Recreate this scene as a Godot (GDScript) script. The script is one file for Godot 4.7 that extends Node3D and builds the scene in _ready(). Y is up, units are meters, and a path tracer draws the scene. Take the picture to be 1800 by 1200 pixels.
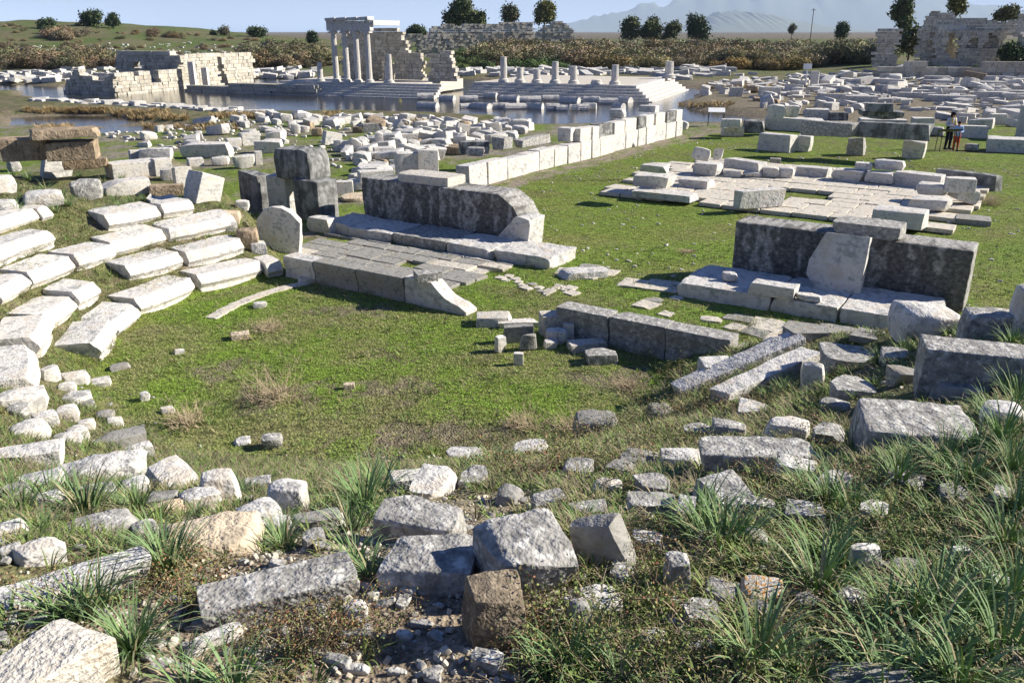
extends Node3D
# Ruins beside a shallow lagoon, seen from the broken seats of a small council theatre.
const F := 1460.0
const EYE := 5.05
const GRID := -0.576            # yaw of the court's walls
const CEN := Vector2(-2.0, -13.9) # centre of the orchestra
const R0 := 4.8
var U := Vector2(0.545, -0.839)
var V := Vector2(-0.839, -0.545)
var cp := 0.0
var sp := 0.0
var M := {}
var used := {}
var n1 := FastNoiseLite.new()
var n2 := FastNoiseLite.new()
var lagoon := PackedVector2Array()
var pools: Array = []
var t0 := 0

func stage(s: String) -> void:
	pass

# ---------------------------------------------------------------- naming
func numbered(n: String) -> String:
	if not used.has(n):
		used[n] = 0
		return n
	used[n] += 1
	return "%s_%03d" % [n, used[n]]
func tag(o: Node3D, label: String, category: String, group := "") -> Node3D:
	o.set_meta("label", label)
	o.set_meta("category", category)
	if group != "": o.set_meta("group", group)
	return o
func thing(called: String, label: String, category: String, where: Vector3, turn := 0.0, group := "") -> Node3D:
	var o := Node3D.new()
	o.name = numbered(called)
	add_child(o)
	o.position = where
	o.rotation.y = turn
	tag(o, label, category, group)
	return o
func mi(called: String, mesh: Mesh, mat: Material, parent: Node3D = self) -> MeshInstance3D:
	var o := MeshInstance3D.new()
	o.name = numbered(called) if parent == self else called
	o.mesh = mesh
	o.material_override = mat
	parent.add_child(o, true)
	return o
func structure(o: Node3D) -> Node3D:
	o.set_meta("kind", "structure")
	return o

# ---------------------------------------------------------------- where the photograph's points lie on the ground
func ray(px: float, py: float) -> Vector3:
	var a := (px - 900.0) / F
	var b := -(py - 600.0) / F
	return Vector3(a, b * cp - sp, -(cp + b * sp))
func at(px: float, py: float, h := 0.0) -> Vector3:
	var r := ray(px, py)
	var t := (h - EYE) / r.y
	return Vector3(r.x * t, h, r.z * t)
func pz(px: float, py: float, z: float) -> Vector3:
	var r := ray(px, py)
	var t := z / r.z
	return Vector3(r.x * t, EYE + r.y * t, z)
func hit(px: float, py: float) -> Vector3:
	var r := ray(px, py)
	var t := 1.5
	var last := t
	while t < 400.0:
		if EYE + r.y * t < hgt(r.x * t, r.z * t):
			for k in 12:
				var m := (last + t) * 0.5
				if EYE + r.y * m < hgt(r.x * m, r.z * m): t = m
				else: last = m
			break
		last = t
		t += 0.04 + t * 0.012
	return Vector3(r.x * t, EYE + r.y * t, r.z * t)
func uv2(x: float, z: float) -> Vector2:
	return Vector2(x * U.x + z * U.y, x * V.x + z * V.y)
func grid(u: float, v: float, y := 0.0) -> Vector3:
	return Vector3(u * U.x + v * V.x, y, u * U.y + v * V.y)
func edge_gap(p: Vector2, poly: PackedVector2Array) -> float:
	var best := 1e9
	for i in poly.size():
		var q := Geometry2D.get_closest_point_to_segment(p, poly[i], poly[(i + 1) % poly.size()])
		best = minf(best, q.distance_squared_to(p))
	best = sqrt(best)
	return -best if Geometry2D.is_point_in_polygon(p, poly) else best
func sm(a: float, b: float, x: float) -> float:
	return smoothstep(a, b, x)
func cavea(x: float, z: float) -> float:
	var r := Vector2(x, z).distance_to(CEN)
	var h := 0.48 * clampf(r - R0, 0.0, 3.4) + 0.40 * clampf(r - R0 - 3.4, 0.0, 2.2) + 0.16 * clampf(r - R0 - 5.6, 0.0, 9.0)
	var g := uv2(x, z)
	if g.y > 9.0:      # left wing: low, ends in a ragged bank
		h = minf(h, lerpf(1.75, 1.1, sm(8.5, 12.0, g.x)) + 0.02 * (g.y - 14.0))
		h *= 1.0 - sm(11.7, 13.5, g.x - maxf(g.y - 14.6, 0.0) * 0.5 + n2.get_noise_2d(x * 20.0, z * 20.0) * 0.5)
		h *= 1.0 - sm(24.0, 29.0, g.y)
	else:
		h *= 1.0 - sm(11.6, 13.6, g.x)
		h = minf(h, lerpf(1.0, 4.5, sm(12.0, 8.0, g.x)))
	return h
func hgt(x: float, z: float) -> float:
	var h := 0.0
	var near_field := z > -34.0
	if near_field:
		h = cavea(x, z)
		h += n1.get_noise_2d(x * 9.0, z * 9.0) * (0.02 + 0.05 * minf(h, 1.0))
		h += n2.get_noise_2d(x * 40.0, z * 40.0) * (0.008 + 0.02 * minf(h, 1.0))
	if z < -30.0:
		h += n1.get_noise_2d(x * 2.2, z * 2.2) * 0.07
		# the lagoon
		if z > -112.0 and x < 60.0 and x > -95.0:
			var p := Vector2(x, z)
			var e := n2.get_noise_2d(x * 3.0, z * 3.0) * 0.8
			var d := edge_gap(p, lagoon) + e
			for q in pools: d = minf(d, edge_gap(p, q) + e * 0.5)
			h = lerpf(-0.9, h, sm(-2.5, 2.2, d))
	if z < -75.0:
		# low rise under the arched ruin and the bank behind the stoa
		h += 0.8 * sm(-98.0, -106.0, z) * sm(38.0, 52.0, x)
		h += 1.0 * sm(-120.0, -150.0, z) * sm(75.0, 20.0, x) * sm(-70.0, -10.0, x) * sm(-320.0, -180.0, z)
		# hill on the left
		var a := x + 124.0
		var b := z + 230.0
		h += 7.6 * exp(-(a * a / 5200.0 + b * b / 7000.0)) * sm(-92.0, -150.0, z)
		h += n1.get_noise_2d(x * 0.9, z * 0.9) * 0.5 * sm(-100.0, -160.0, z)
		h *= 1.0 - sm(-500.0, -900.0, z)
	return h

# ---------------------------------------------------------------- meshes
# triangles run clockwise seen from outside; edges sharper than the limit stay sharp
func finish(v: PackedVector3Array, t: PackedInt32Array, limit := 0.62, vc := PackedColorArray()) -> ArrayMesh:
	var nt := t.size() / 3
	var fn := PackedVector3Array()
	fn.resize(nt)
	var un := PackedVector3Array()
	un.resize(nt)
	var count := PackedInt32Array()
	count.resize(v.size() + 1)
	for i in nt:
		var a := v[t[i * 3]]
		var n := (v[t[i * 3 + 2]] - a).cross(v[t[i * 3 + 1]] - a)
		fn[i] = n
		un[i] = n.normalized()
		for k in 3: count[t[i * 3 + k] + 1] += 1
	for i in v.size(): count[i + 1] += count[i]
	var fill := count.duplicate()
	var adj := PackedInt32Array()
	adj.resize(t.size())
	for i in nt:
		for k in 3:
			var w := t[i * 3 + k]
			adj[fill[w]] = i
			fill[w] += 1
	var ov := PackedVector3Array()
	ov.resize(t.size())
	var on := PackedVector3Array()
	on.resize(t.size())
	var oc := PackedColorArray()
	var colored := vc.size() > 0
	if colored: oc.resize(t.size())
	for i in nt:
		var u := un[i]
		for k in 3:
			var w := t[i * 3 + k]
			var s := Vector3.ZERO
			for q in range(count[w], count[w + 1]):
				var f := adj[q]
				if un[f].dot(u) > limit: s += fn[f]
			ov[i * 3 + k] = v[w]
			on[i * 3 + k] = s.normalized() if s.length_squared() > 1e-20 else u
			if colored: oc[i * 3 + k] = vc[w]
	return arrays(ov, on, oc)
func arrays(v: PackedVector3Array, n: PackedVector3Array, c := PackedColorArray()) -> ArrayMesh:
	var a := []
	a.resize(Mesh.ARRAY_MAX)
	a[Mesh.ARRAY_VERTEX] = v
	if n.size() > 0: a[Mesh.ARRAY_NORMAL] = n
	if c.size() > 0: a[Mesh.ARRAY_COLOR] = c
	var m := ArrayMesh.new()
	m.add_surface_from_arrays(Mesh.PRIMITIVE_TRIANGLES, a)
	return m
func lattice(n: int, e: float) -> PackedFloat32Array:
	var a := PackedFloat32Array([-1.0])
	for i in n - 1: a.append(lerpf(-1.0 + e, 1.0 - e, float(i) / (n - 2)))
	a.append(1.0)
	return a
# a block of stone: box, rounded, with corners and edges struck off along planes, then weathered
func stone(half: Vector3, sd: int, n: Vector3i, o := {}) -> ArrayMesh:
	var rng := RandomNumberGenerator.new()
	rng.seed = sd * 7919 + 13
	var rad: float = o.get("rad", 0.03) * minf(half.x, minf(half.y, half.z)) * 2.0
	var cuts: int = o.get("cuts", 4)
	var deep: float = o.get("deep", 0.12)
	var bump: float = o.get("bump", 0.02) * (half.x + half.y + half.z) / 3.0
	var planes: Array = []
	for k in cuts:
		var d := Vector3(rng.randf_range(-1, 1), rng.randf_range(-1, 1), rng.randf_range(-1, 1))
		var keep := rng.randi() % 3
		if rng.randf() < 0.5: d[keep] *= 0.15
		if o.has("vert") and k > 1: d.y *= 0.08
		d = d.sign() * Vector3(maxf(absf(d.x), 0.05), maxf(absf(d.y), 0.05), maxf(absf(d.z), 0.05))
		d = (d / half).normalized() if rng.randf() < 0.6 else d.normalized()
		var sup := absf(d.x) * half.x + absf(d.y) * half.y + absf(d.z) * half.z
		planes.append([d, sup * (1.0 - rng.randf_range(0.25, 1.0) * deep)])
	for p in o.get("planes", []):
		var w := Vector3(p[0], p[1], p[2]) / half
		planes.append([w.normalized(), p[3] / w.length()])
	var ls := []
	for a in 3: ls.append(lattice(n[a], clampf(rad / half[a], 0.01, 0.4)))
	var prof: Array = o.get("prof", [])
	var no_warp := func(q: Vector3) -> Vector3: return q
	var warp: Callable = o.get("warp", no_warp)
	var off := Vector3(sd * 3.7, sd * 1.3, -sd * 2.1)
	var skew: float = o.get("skew", 0.0)
	var ball: float = o.get("ball", 0.0)
	var cor := []
	for k in 8: cor.append(Vector3(rng.randf_range(-1, 0.6), rng.randf_range(-1, 0.25), rng.randf_range(-1, 0.6)) * skew)
	var fr := 55.0 / (half.x + half.y + half.z) * float(o.get("freq", 1.0))
	var id := {}
	var v := PackedVector3Array()
	var t := PackedInt32Array()
	for a in 3:
		var b := (a + 1) % 3
		var c := (a + 2) % 3
		for side in 2:
			var q := Vector3i.ZERO
			q[a] = n[a] if side == 1 else 0
			for i in n[b] + 1:
				for j in n[c] + 1:
					q[b] = i
					q[c] = j
					var key := q.x + q.y * 256 + q.z * 65536
					if id.has(key): continue
					id[key] = v.size()
					var p := Vector3(ls[0][q.x] * half.x, ls[1][q.y] * half.y, ls[2][q.z] * half.z)
					var core := p.clamp(-half + Vector3.ONE * rad, half - Vector3.ONE * rad)
					var dlt := p - core
					if dlt.length_squared() > 1e-12: p = core + dlt.normalized() * rad
					if ball > 0.0:
						var di := p / half
						p = p.lerp(di.normalized() * half * 1.22, ball)
					if skew > 0.0:
						var f := p / half * 0.5 + Vector3.ONE * 0.5
						var mv := Vector3.ZERO
						for k in 8:
							var sg := Vector3(k & 1, (k >> 1) & 1, (k >> 2) & 1)
							var wt := lerpf(1.0 - f.x, f.x, sg.x) * lerpf(1.0 - f.y, f.y, sg.y) * lerpf(1.0 - f.z, f.z, sg.z)
							mv += cor[k] * (sg * 2.0 - Vector3.ONE) * wt
						p += mv * half
					if prof.size() > 0:
						var f := (p.x / half.x * 0.5 + 0.5) * (prof.size() - 1)
						var i0 := clampi(int(f), 0, prof.size() - 2)
						p.y = -half.y + (p.y + half.y) * lerpf(prof[i0], prof[i0 + 1], f - i0)
					for pl in planes:
						var e: float = p.dot(pl[0]) - pl[1]
						if e > 0.0: p -= pl[0] * e
					if o.has("warp"): p = warp.call(p)
					var s := p + off
					var w1 := n1.get_noise_3dv(s * fr)
					var w2 := n2.get_noise_3dv(s * fr * 3.1)
					var nd := (p / half).normalized()
					p += nd * (w1 * bump + w2 * bump * 0.45)
					v.append(p)
			for i in n[b]:
				for j in n[c]:
					var k := []
					for w in [[0, 0], [1, 0], [1, 1], [0, 1]]:
						q[b] = i + w[0]
						q[c] = j + w[1]
						k.append(id[q.x + q.y * 256 + q.z * 65536])
					if side == 1: t.append_array([k[0], k[2], k[1], k[0], k[3], k[2]])
					else: t.append_array([k[0], k[1], k[2], k[0], k[2], k[3]])
	var vc := PackedColorArray()
	if o.has("stain"): vc = o.stain.call(v, half)
	return finish(v, t, o.get("limit", 0.72), vc)
func box_into(v: PackedVector3Array, n: PackedVector3Array, x: Transform3D, h: Vector3) -> void:
	for a in 3:
		var b := (a + 1) % 3
		var c := (a + 2) % 3
		for s in [-1.0, 1.0]:
			var m := Vector3.ZERO
			m[a] = s
			var wn := (x.basis * m).normalized()
			var p := []
			for w in [[-1, -1], [1, -1], [1, 1], [-1, 1]]:
				var q := Vector3.ZERO
				q[a] = s * h[a]
				q[b] = w[0] * h[b]
				q[c] = w[1] * h[c]
				p.append(x * q)
			var o: Array = [0, 2, 1, 0, 3, 2] if s > 0 else [0, 1, 2, 0, 2, 3]
			for i in o:
				v.append(p[i])
				n.append(wn)
func box_mesh(h: Vector3) -> ArrayMesh:
	var v := PackedVector3Array()
	var n := PackedVector3Array()
	box_into(v, n, Transform3D(), h)
	return arrays(v, n)
# lathe or sweep round the y axis: rings of [radius, y]; flutes > 0 scallops the surface between f0 and f1
func turned(rings: Array, seg: int, flutes := 0, depth := 0.0, rough := 0.0, sd := 1) -> ArrayMesh:
	var v := PackedVector3Array()
	var t := PackedInt32Array()
	for k in rings.size():
		for i in seg:
			var a := TAU * i / seg
			var r: float = rings[k][0]
			if flutes > 0 and rings[k].size() > 2: r -= depth * pow(absf(sin(a * flutes * 0.5)), 0.7)
			var p := Vector3(cos(a) * r, rings[k][1], sin(a) * r)
			if rough > 0.0: p += Vector3(p.x, 0, p.z) * rough * n1.get_noise_3d(p.x * 30 + sd * 9, p.y * 30, p.z * 30)
			v.append(p)
	for k in rings.size() - 1:
		for i in seg:
			var a := k * seg + i
			var b := k * seg + (i + 1) % seg
			t.append_array([a, b, b + seg, a, b + seg, a + seg])
	var lo := v.size()
	v.append(Vector3(0, rings[0][1], 0))
	v.append(Vector3(0, rings[-1][1], 0))
	for i in seg:
		t.append_array([lo, (i + 1) % seg, i])
		var q := (rings.size() - 1) * seg
		t.append_array([lo + 1, q + i, q + (i + 1) % seg])
	return finish(v, t, 0.55)
# coursed rubble wall in a vertical plane: every stone a box through the wall, its faces at uneven depth
func masonry(o3: Vector3, ex: Vector3, poly: PackedVector2Array, holes: Array, sw: float, sh: float, thick: float, sd: int, proud := 0.06) -> ArrayMesh:
	var rng := RandomNumberGenerator.new()
	rng.seed = sd
	var v := PackedVector3Array()
	var n := PackedVector3Array()
	var c := PackedColorArray()
	var box := Rect2(poly[0], Vector2.ZERO)
	for p in poly: box = box.expand(p)
	var ez := ex.cross(Vector3.UP).normalized()
	var y := box.position.y
	while y < box.end.y:
		var h := sh * rng.randf_range(0.7, 1.3)
		var s := box.position.x - rng.randf() * sw
		while s < box.end.x:
			var w := sw * rng.randf_range(0.5, 1.6)
			var m := Vector2(s + w * 0.5, y + h * 0.5)
			var inside := Geometry2D.is_point_in_polygon(m, poly)
			for q in holes:
				if inside and Geometry2D.is_point_in_polygon(m, q): inside = false
			if inside:
				var pr := rng.randf_range(-proud, proud)
				var pb := rng.randf_range(-proud, proud)
				var half := Vector3(w * 0.5 - 0.012, h * 0.5 - 0.01, (thick + pr + pb) * 0.5)
				var x := Transform3D(Basis(ex, Vector3.UP, ez).rotated(Vector3.UP, rng.randf_range(-0.03, 0.03)), o3 + ex * m.x + Vector3.UP * m.y + ez * (pb - pr) * 0.5)
				box_into(v, n, x, half)
				var tone := rng.randf_range(0.62, 1.0)
				for i in 36: c.append(Color(tone, tone * rng.randf_range(0.98, 1.0), tone * rng.randf_range(0.94, 0.99)))
			s += w
		y += h
	return arrays(v, n, c)
# leaves spread through lobes [centre, radii]; each leaf a bent pair of triangles
func foliage(lobes: Array, per: int, size: float, sd: int, cols: Array, hollow := 0.55) -> ArrayMesh:
	var rng := RandomNumberGenerator.new()
	rng.seed = sd
	var v := PackedVector3Array()
	var n := PackedVector3Array()
	var c := PackedColorArray()
	for L in lobes:
		var clumps := maxi(4, int(per / 9.0))
		for k in clumps:
			var d := Vector3(rng.randfn(), rng.randfn(), rng.randfn()).normalized()
			var rr := pow(rng.randf_range(hollow * hollow * hollow, 1.0), 0.333) * rng.randf_range(0.86, 1.1)
			var cc: Vector3 = L[0] + d * rr * L[1]
			var col: Color = cols[rng.randi() % cols.size()]
			col = col * rng.randf_range(0.75, 1.25)
			for q in 9:
				var p := cc + Vector3(rng.randfn(), rng.randfn(), rng.randfn()) * size * 1.25
				var w := Vector3(rng.randfn(), rng.randfn(), rng.randfn()).normalized()
				var l := w.cross(Vector3(rng.randfn(), rng.randfn(), rng.randfn())).normalized()
				w = w * size * rng.randf_range(0.35, 0.6)
				l = l * size * rng.randf_range(0.7, 1.2)
				if l.cross(w).dot(d) < 0.0: w = -w
				var nn := (l.cross(w).normalized() * 0.7 + d * 0.5).normalized()
				for e in [p - l, p + w, p + l, p - l, p + l, p - w]:
					v.append(e)
					n.append(nn)
					c.append(col)
	return arrays(v, n, c)
func tube_into(v: PackedVector3Array, n: PackedVector3Array, pts: Array, radii: Array, seg: int) -> void:
	for k in pts.size() - 1:
		var a: Vector3 = pts[k]
		var b: Vector3 = pts[k + 1]
		var d := (b - a).normalized()
		var x := d.cross(Vector3(0.31, 0.2, 0.93)).normalized()
		var y := d.cross(x)
		for i in seg:
			var q := []
			for e in [[i, 0], [i + 1, 0], [i + 1, 1], [i, 1]]:
				var an: float = TAU * e[0] / seg
				var r := x * cos(an) + y * sin(an)
				q.append([(b if e[1] else a) + r * radii[k + e[1]], r])
			for i2 in [0, 2, 1, 0, 3, 2]:
				v.append(q[i2][0])
				n.append(q[i2][1])
func tubes(list: Array, seg := 5) -> ArrayMesh:
	var v := PackedVector3Array()
	var n := PackedVector3Array()
	for l in list: tube_into(v, n, l[0], l[1], seg)
	return arrays(v, n)
# a figure: tapered capsules joined with a smooth minimum, meshed as surface nets. bones: [a, b, ra, rb]
func figure_into(bones: Array, cell: float, k: float, v: PackedVector3Array, t: PackedInt32Array) -> void:
	var box := AABB(bones[0][0], Vector3.ZERO)
	for b in bones:
		for e in 2:
			var r: float = b[2 + e] + cell * 2.0
			box = box.merge(AABB(b[e] - Vector3.ONE * r, Vector3.ONE * r * 2.0))
	var nx := int(box.size.x / cell) + 2
	var ny := int(box.size.y / cell) + 2
	var nz := int(box.size.z / cell) + 2
	var f := PackedFloat32Array()
	f.resize(nx * ny * nz)
	f.fill(1.0)
	for b in bones:
		var a: Vector3 = b[0]
		var ab: Vector3 = b[1] - b[0]
		var l2 := maxf(ab.length_squared(), 1e-9)
		var rm: float = maxf(b[2], b[3]) + k * 2.0 + cell
		var lo := ((a.min(b[1]) - Vector3.ONE * rm - box.position) / cell).floor()
		var hi := ((a.max(b[1]) + Vector3.ONE * rm - box.position) / cell).ceil()
		for z in range(maxi(0, int(lo.z)), mini(nz, int(hi.z) + 1)):
			for y in range(maxi(0, int(lo.y)), mini(ny, int(hi.y) + 1)):
				for x in range(maxi(0, int(lo.x)), mini(nx, int(hi.x) + 1)):
					var p := box.position + Vector3(x, y, z) * cell
					var s := clampf((p - a).dot(ab) / l2, 0.0, 1.0)
					var d := (p - a - ab * s).length() - lerpf(b[2], b[3], s)
					var i := x + nx * (y + ny * z)
					var h := maxf(k - absf(f[i] - d), 0.0) / k
					f[i] = minf(f[i], d) - h * h * k * 0.25
	var id := {}
	var step := [1, nx, nx * ny]
	for z in nz - 1:
		for y in ny - 1:
			for x in nx - 1:
				var i := x + nx * (y + ny * z)
				var sum := Vector3.ZERO
				var m := 0
				for e in 12:
					var ax := e / 4
					var b := (ax + 1) % 3
					var c := (ax + 2) % 3
					var o := Vector3i.ZERO
					o[b] = e & 1
					o[c] = (e >> 1) & 1
					var i0: int = i + o.x * step[0] + o.y * step[1] + o.z * step[2]
					var fa := f[i0]
					var fb := f[i0 + step[ax]]
					if (fa < 0.0) != (fb < 0.0):
						var q := Vector3(o)
						q[ax] += fa / (fa - fb)
						sum += q
						m += 1
				if m > 0:
					id[i] = v.size()
					v.append(box.position + (Vector3(x, y, z) + sum / m) * cell)
	for z in range(1, nz - 1):
		for y in range(1, ny - 1):
			for x in range(1, nx - 1):
				var i := x + nx * (y + ny * z)
				for ax in 3:
					var fa := f[i]
					var fb := f[i + step[ax]]
					if (fa < 0.0) == (fb < 0.0): continue
					var b: int = step[(ax + 1) % 3]
					var c: int = step[(ax + 2) % 3]
					var q := [id[i], id[i - b], id[i - b - c], id[i - c]]
					if fa < 0.0: t.append_array([q[0], q[2], q[1], q[0], q[3], q[2]])
					else: t.append_array([q[0], q[1], q[2], q[0], q[2], q[3]])

# ---------------------------------------------------------------- surfaces
func noise_bytes(sd: int, freq: float, oct: int, size: int, kind := FastNoiseLite.TYPE_SIMPLEX_SMOOTH, stretch := 1) -> PackedByteArray:
	var n := FastNoiseLite.new()
	n.seed = sd
	n.noise_type = kind
	n.frequency = freq
	n.fractal_octaves = oct
	n.fractal_gain = 0.55
	if oct == 1: n.fractal_type = FastNoiseLite.FRACTAL_NONE
	var im := n.get_seamless_image(size, size / stretch)
	if stretch > 1: im.resize(size, size, Image.INTERPOLATE_CUBIC)
	im.convert(Image.FORMAT_L8)
	return im.get_data()
func paint(size: int, layers: Array, f: Callable) -> ImageTexture:
	var d := PackedByteArray()
	d.resize(size * size * 3)
	for i in size * size:
		var c: Color = f.call(layers, i)
		d[i * 3] = clampi(int(c.r * 255.0), 0, 255)
		d[i * 3 + 1] = clampi(int(c.g * 255.0), 0, 255)
		d[i * 3 + 2] = clampi(int(c.b * 255.0), 0, 255)
	var im := Image.create_from_data(size, size, false, Image.FORMAT_RGB8, d)
	im.generate_mipmaps()
	return ImageTexture.create_from_image(im)
func relief(size: int, layers: Array, weights: Array, strength: float) -> ImageTexture:
	var d := PackedByteArray()
	d.resize(size * size)
	for i in size * size:
		var s := 0.0
		for k in layers.size(): s += layers[k][i] * weights[k]
		d[i] = clampi(int(s), 0, 255)
	var im := Image.create_from_data(size, size, false, Image.FORMAT_L8, d)
	im.convert(Image.FORMAT_RGBA8)
	im.bump_map_to_normal_map(strength)
	return ImageTexture.create_from_image(im)
func mat(color: Color, tex: Texture2D, nrm: Texture2D, scale: float, rough := 0.9, depth := 0.7, vcol := false) -> StandardMaterial3D:
	var m := StandardMaterial3D.new()
	m.albedo_color = color
	m.roughness = rough
	m.specular_mode = BaseMaterial3D.SPECULAR_SCHLICK_GGX
	m.metallic_specular = 0.3
	if tex: m.albedo_texture = tex
	if nrm:
		m.normal_enabled = true
		m.normal_texture = nrm
		m.normal_scale = depth
	if tex or nrm:
		m.uv1_triplanar = true
		m.uv1_world_triplanar = true
		m.uv1_triplanar_sharpness = 4.0
		m.uv1_scale = Vector3.ONE * scale
	m.vertex_color_use_as_albedo = vcol
	m.cull_mode = BaseMaterial3D.CULL_DISABLED
	return m
func leafy(color: Color, back := 0.35, rough := 0.6) -> StandardMaterial3D:
	var m := StandardMaterial3D.new()
	m.albedo_color = color
	m.vertex_color_use_as_albedo = true
	m.roughness = rough
	m.metallic_specular = 0.3
	m.cull_mode = BaseMaterial3D.CULL_DISABLED
	m.backlight_enabled = true
	m.backlight = Color(back * 0.8, back, back * 0.35)
	return m
func surfaces() -> void:
	var S := 512
	var big := noise_bytes(1, 0.006, 5, S)
	var mid := noise_bytes(2, 0.022, 4, S)
	var fine := noise_bytes(3, 0.11, 3, S)
	var pits := noise_bytes(4, 0.06, 1, S, FastNoiseLite.TYPE_CELLULAR)
	var spot := noise_bytes(5, 0.03, 3, S)
	var run := noise_bytes(6, 0.03, 4, S, FastNoiseLite.TYPE_SIMPLEX_SMOOTH, 8)
	var rough := relief(S, [mid, fine, pits], [0.55, 0.3, 0.25], 9.0)
	var tooled := relief(S, [fine, pits, mid], [0.25, 0.5, 0.3], 14.0)
	var L := [big, mid, fine, pits, spot, run]
	# weathered white marble: pale body, grey films, dark specks, a little warm staining
	var marble := paint(S, L, func(l, i):
		var b: float = l[0][i] / 255.0
		var m: float = l[1][i] / 255.0
		var f: float = l[2][i] / 255.0
		var s: float = l[4][i] / 255.0
		var k := 0.86 + (b - 0.5) * 0.14 + (m - 0.5) * 0.10 + (f - 0.5) * 0.10
		var c := Color(k, k * 0.985, k * 0.955)
		c = c.lerp(Color(0.60, 0.60, 0.59), smoothstep(0.46, 0.72, m * 0.55 + b * 0.45) * 0.75)
		c = c.lerp(Color(0.48, 0.475, 0.46), smoothstep(0.60, 0.78, s * 0.4 + f * 0.4 + b * 0.2) * 0.75)
		return c.lerp(Color(0.78, 0.68, 0.54), smoothstep(0.6, 0.8, 1.0 - b) * 0.22))
	# grey lichened stone: dark films with pale round lichen spots
	var lichen := paint(S, L, func(l, i):
		var b: float = l[0][i] / 255.0
		var m: float = l[1][i] / 255.0
		var f: float = l[2][i] / 255.0
		var p: float = l[3][i] / 255.0
		var s: float = l[4][i] / 255.0
		var k := 0.62 + (b - 0.5) * 0.20 + (m - 0.5) * 0.22 + (f - 0.5) * 0.2
		var c := Color(k, k * 0.985, k * 0.95)
		c = c.lerp(Color(0.36, 0.36, 0.345), smoothstep(0.50, 0.72, s * 0.5 + f * 0.3 + b * 0.2) * 0.6)
		return c.lerp(Color(0.83, 0.83, 0.80), smoothstep(0.64, 0.76, (1.0 - p) * 0.5 + m * 0.5) * 0.6))
	# black crust running down old quarry faces
	var crust := paint(S, L, func(l, i):
		var r: float = l[5][i] / 255.0
		var m: float = l[1][i] / 255.0
		var f: float = l[2][i] / 255.0
		var b: float = l[0][i] / 255.0
		var k := 0.70 + (m - 0.5) * 0.15 + (f - 0.5) * 0.18
		var c := Color(k, k * 0.99, k * 0.965)
		c = c.lerp(Color(0.30, 0.30, 0.29), smoothstep(0.34, 0.66, r * 0.3 + b * 0.5 + f * 0.2) * 0.75)
		return c.lerp(Color(0.80, 0.80, 0.78), smoothstep(0.70, 0.76, f * 0.6 + m * 0.4) * 0.7))
	var buff := paint(S, L, func(l, i):
		var b: float = l[0][i] / 255.0
		var m: float = l[1][i] / 255.0
		var f: float = l[2][i] / 255.0
		var r: float = l[5][i] / 255.0
		var k := 0.62 + (b - 0.5) * 0.22 + (m - 0.5) * 0.2 + (f - 0.5) * 0.25
		return Color(k, k * 0.91, k * 0.78).lerp(Color(0.30, 0.28, 0.24), smoothstep(0.55, 0.7, m * 0.5 + r * 0.5) * 0.6))
	var orange := paint(S, L, func(l, i):
		var m: float = l[1][i] / 255.0
		var f: float = l[2][i] / 255.0
		var s: float = l[4][i] / 255.0
		var k := 0.70 + (f - 0.5) * 0.3
		return Color(k, k * 0.97, k * 0.92).lerp(Color(0.76, 0.54, 0.27), smoothstep(0.52, 0.62, s * 0.5 + m * 0.3 + f * 0.2)))
	var soil := paint(S, L, func(l, i):
		var b: float = l[0][i] / 255.0
		var m: float = l[1][i] / 255.0
		var f: float = l[2][i] / 255.0
		var p: float = l[3][i] / 255.0
		var k := 0.80 + (b - 0.5) * 0.2 + (m - 0.5) * 0.3 + (f - 0.5) * 0.5 + (p - 0.5) * 0.2
		return Color(k, k, k))
	M.marble = mat(Color(0.93, 0.93, 0.93), marble, rough, 0.55)
	M.bright = mat(Color(0.965, 0.96, 0.95), marble, rough, 0.8, 0.85, 0.5)
	M.lichen = mat(Color(1, 1, 1), lichen, rough, 0.62, 0.92, 0.8)
	M.tooled = mat(Color(0.94, 0.925, 0.895), marble, tooled, 1.3, 0.9, 0.75)
	M.cream = mat(Color(0.93, 0.87, 0.78), marble, rough, 0.7, 0.92, 0.8)
	M.crust = mat(Color(0.86, 0.87, 0.88), crust, rough, 0.5)
	M.buff = mat(Color(1.0, 0.98, 0.96), buff, rough, 0.6, 0.95, 1.0)
	M.brown = mat(Color(0.80, 0.74, 0.66), lichen, rough, 1.2, 0.95, 1.0)
	M.orange = mat(Color(1, 1, 1), orange, rough, 2.2, 0.95, 1.0)
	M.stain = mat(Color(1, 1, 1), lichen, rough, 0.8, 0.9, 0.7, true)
	M.masonry = mat(Color(0.95, 0.94, 0.91), marble, rough, 0.35, 0.95, 0.8, true)
	M.paving = mat(Color(0.93, 0.91, 0.87), marble, rough, 0.9, 0.85, 0.6)
	M.slate = mat(Color(0.70, 0.70, 0.69), marble, rough, 0.9, 0.85, 0.6)
	M.ground = mat(Color(1, 1, 1), soil, relief(S, [mid, fine, pits], [0.4, 0.5, 0.2], 10.0), 0.42, 1.0, 1.0, true)
	M.gravel = mat(Color(0.88, 0.86, 0.81), marble, null, 1.0)
	M.leaf = leafy(Color(1, 1, 1))
	M.grass = leafy(Color(1, 1, 1), 0.30, 0.7)
	M.twig = mat(Color(0.50, 0.43, 0.36), null, null, 1.0, 0.95)
	M.straw = mat(Color(0.66, 0.60, 0.50), null, null, 1.0, 0.95)
	M.bark = mat(Color(0.36, 0.30, 0.25), null, rough, 2.0, 0.95)
	M.metal = mat(Color(0.22, 0.23, 0.24), null, null, 1.0, 0.5)
	M.panel = mat(Color(0.88, 0.88, 0.87), null, null, 1.0, 0.5)
	M.olive = mat(Color(0.42, 0.42, 0.30), null, null, 1.0, 0.6)
	var w := StandardMaterial3D.new()
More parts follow.
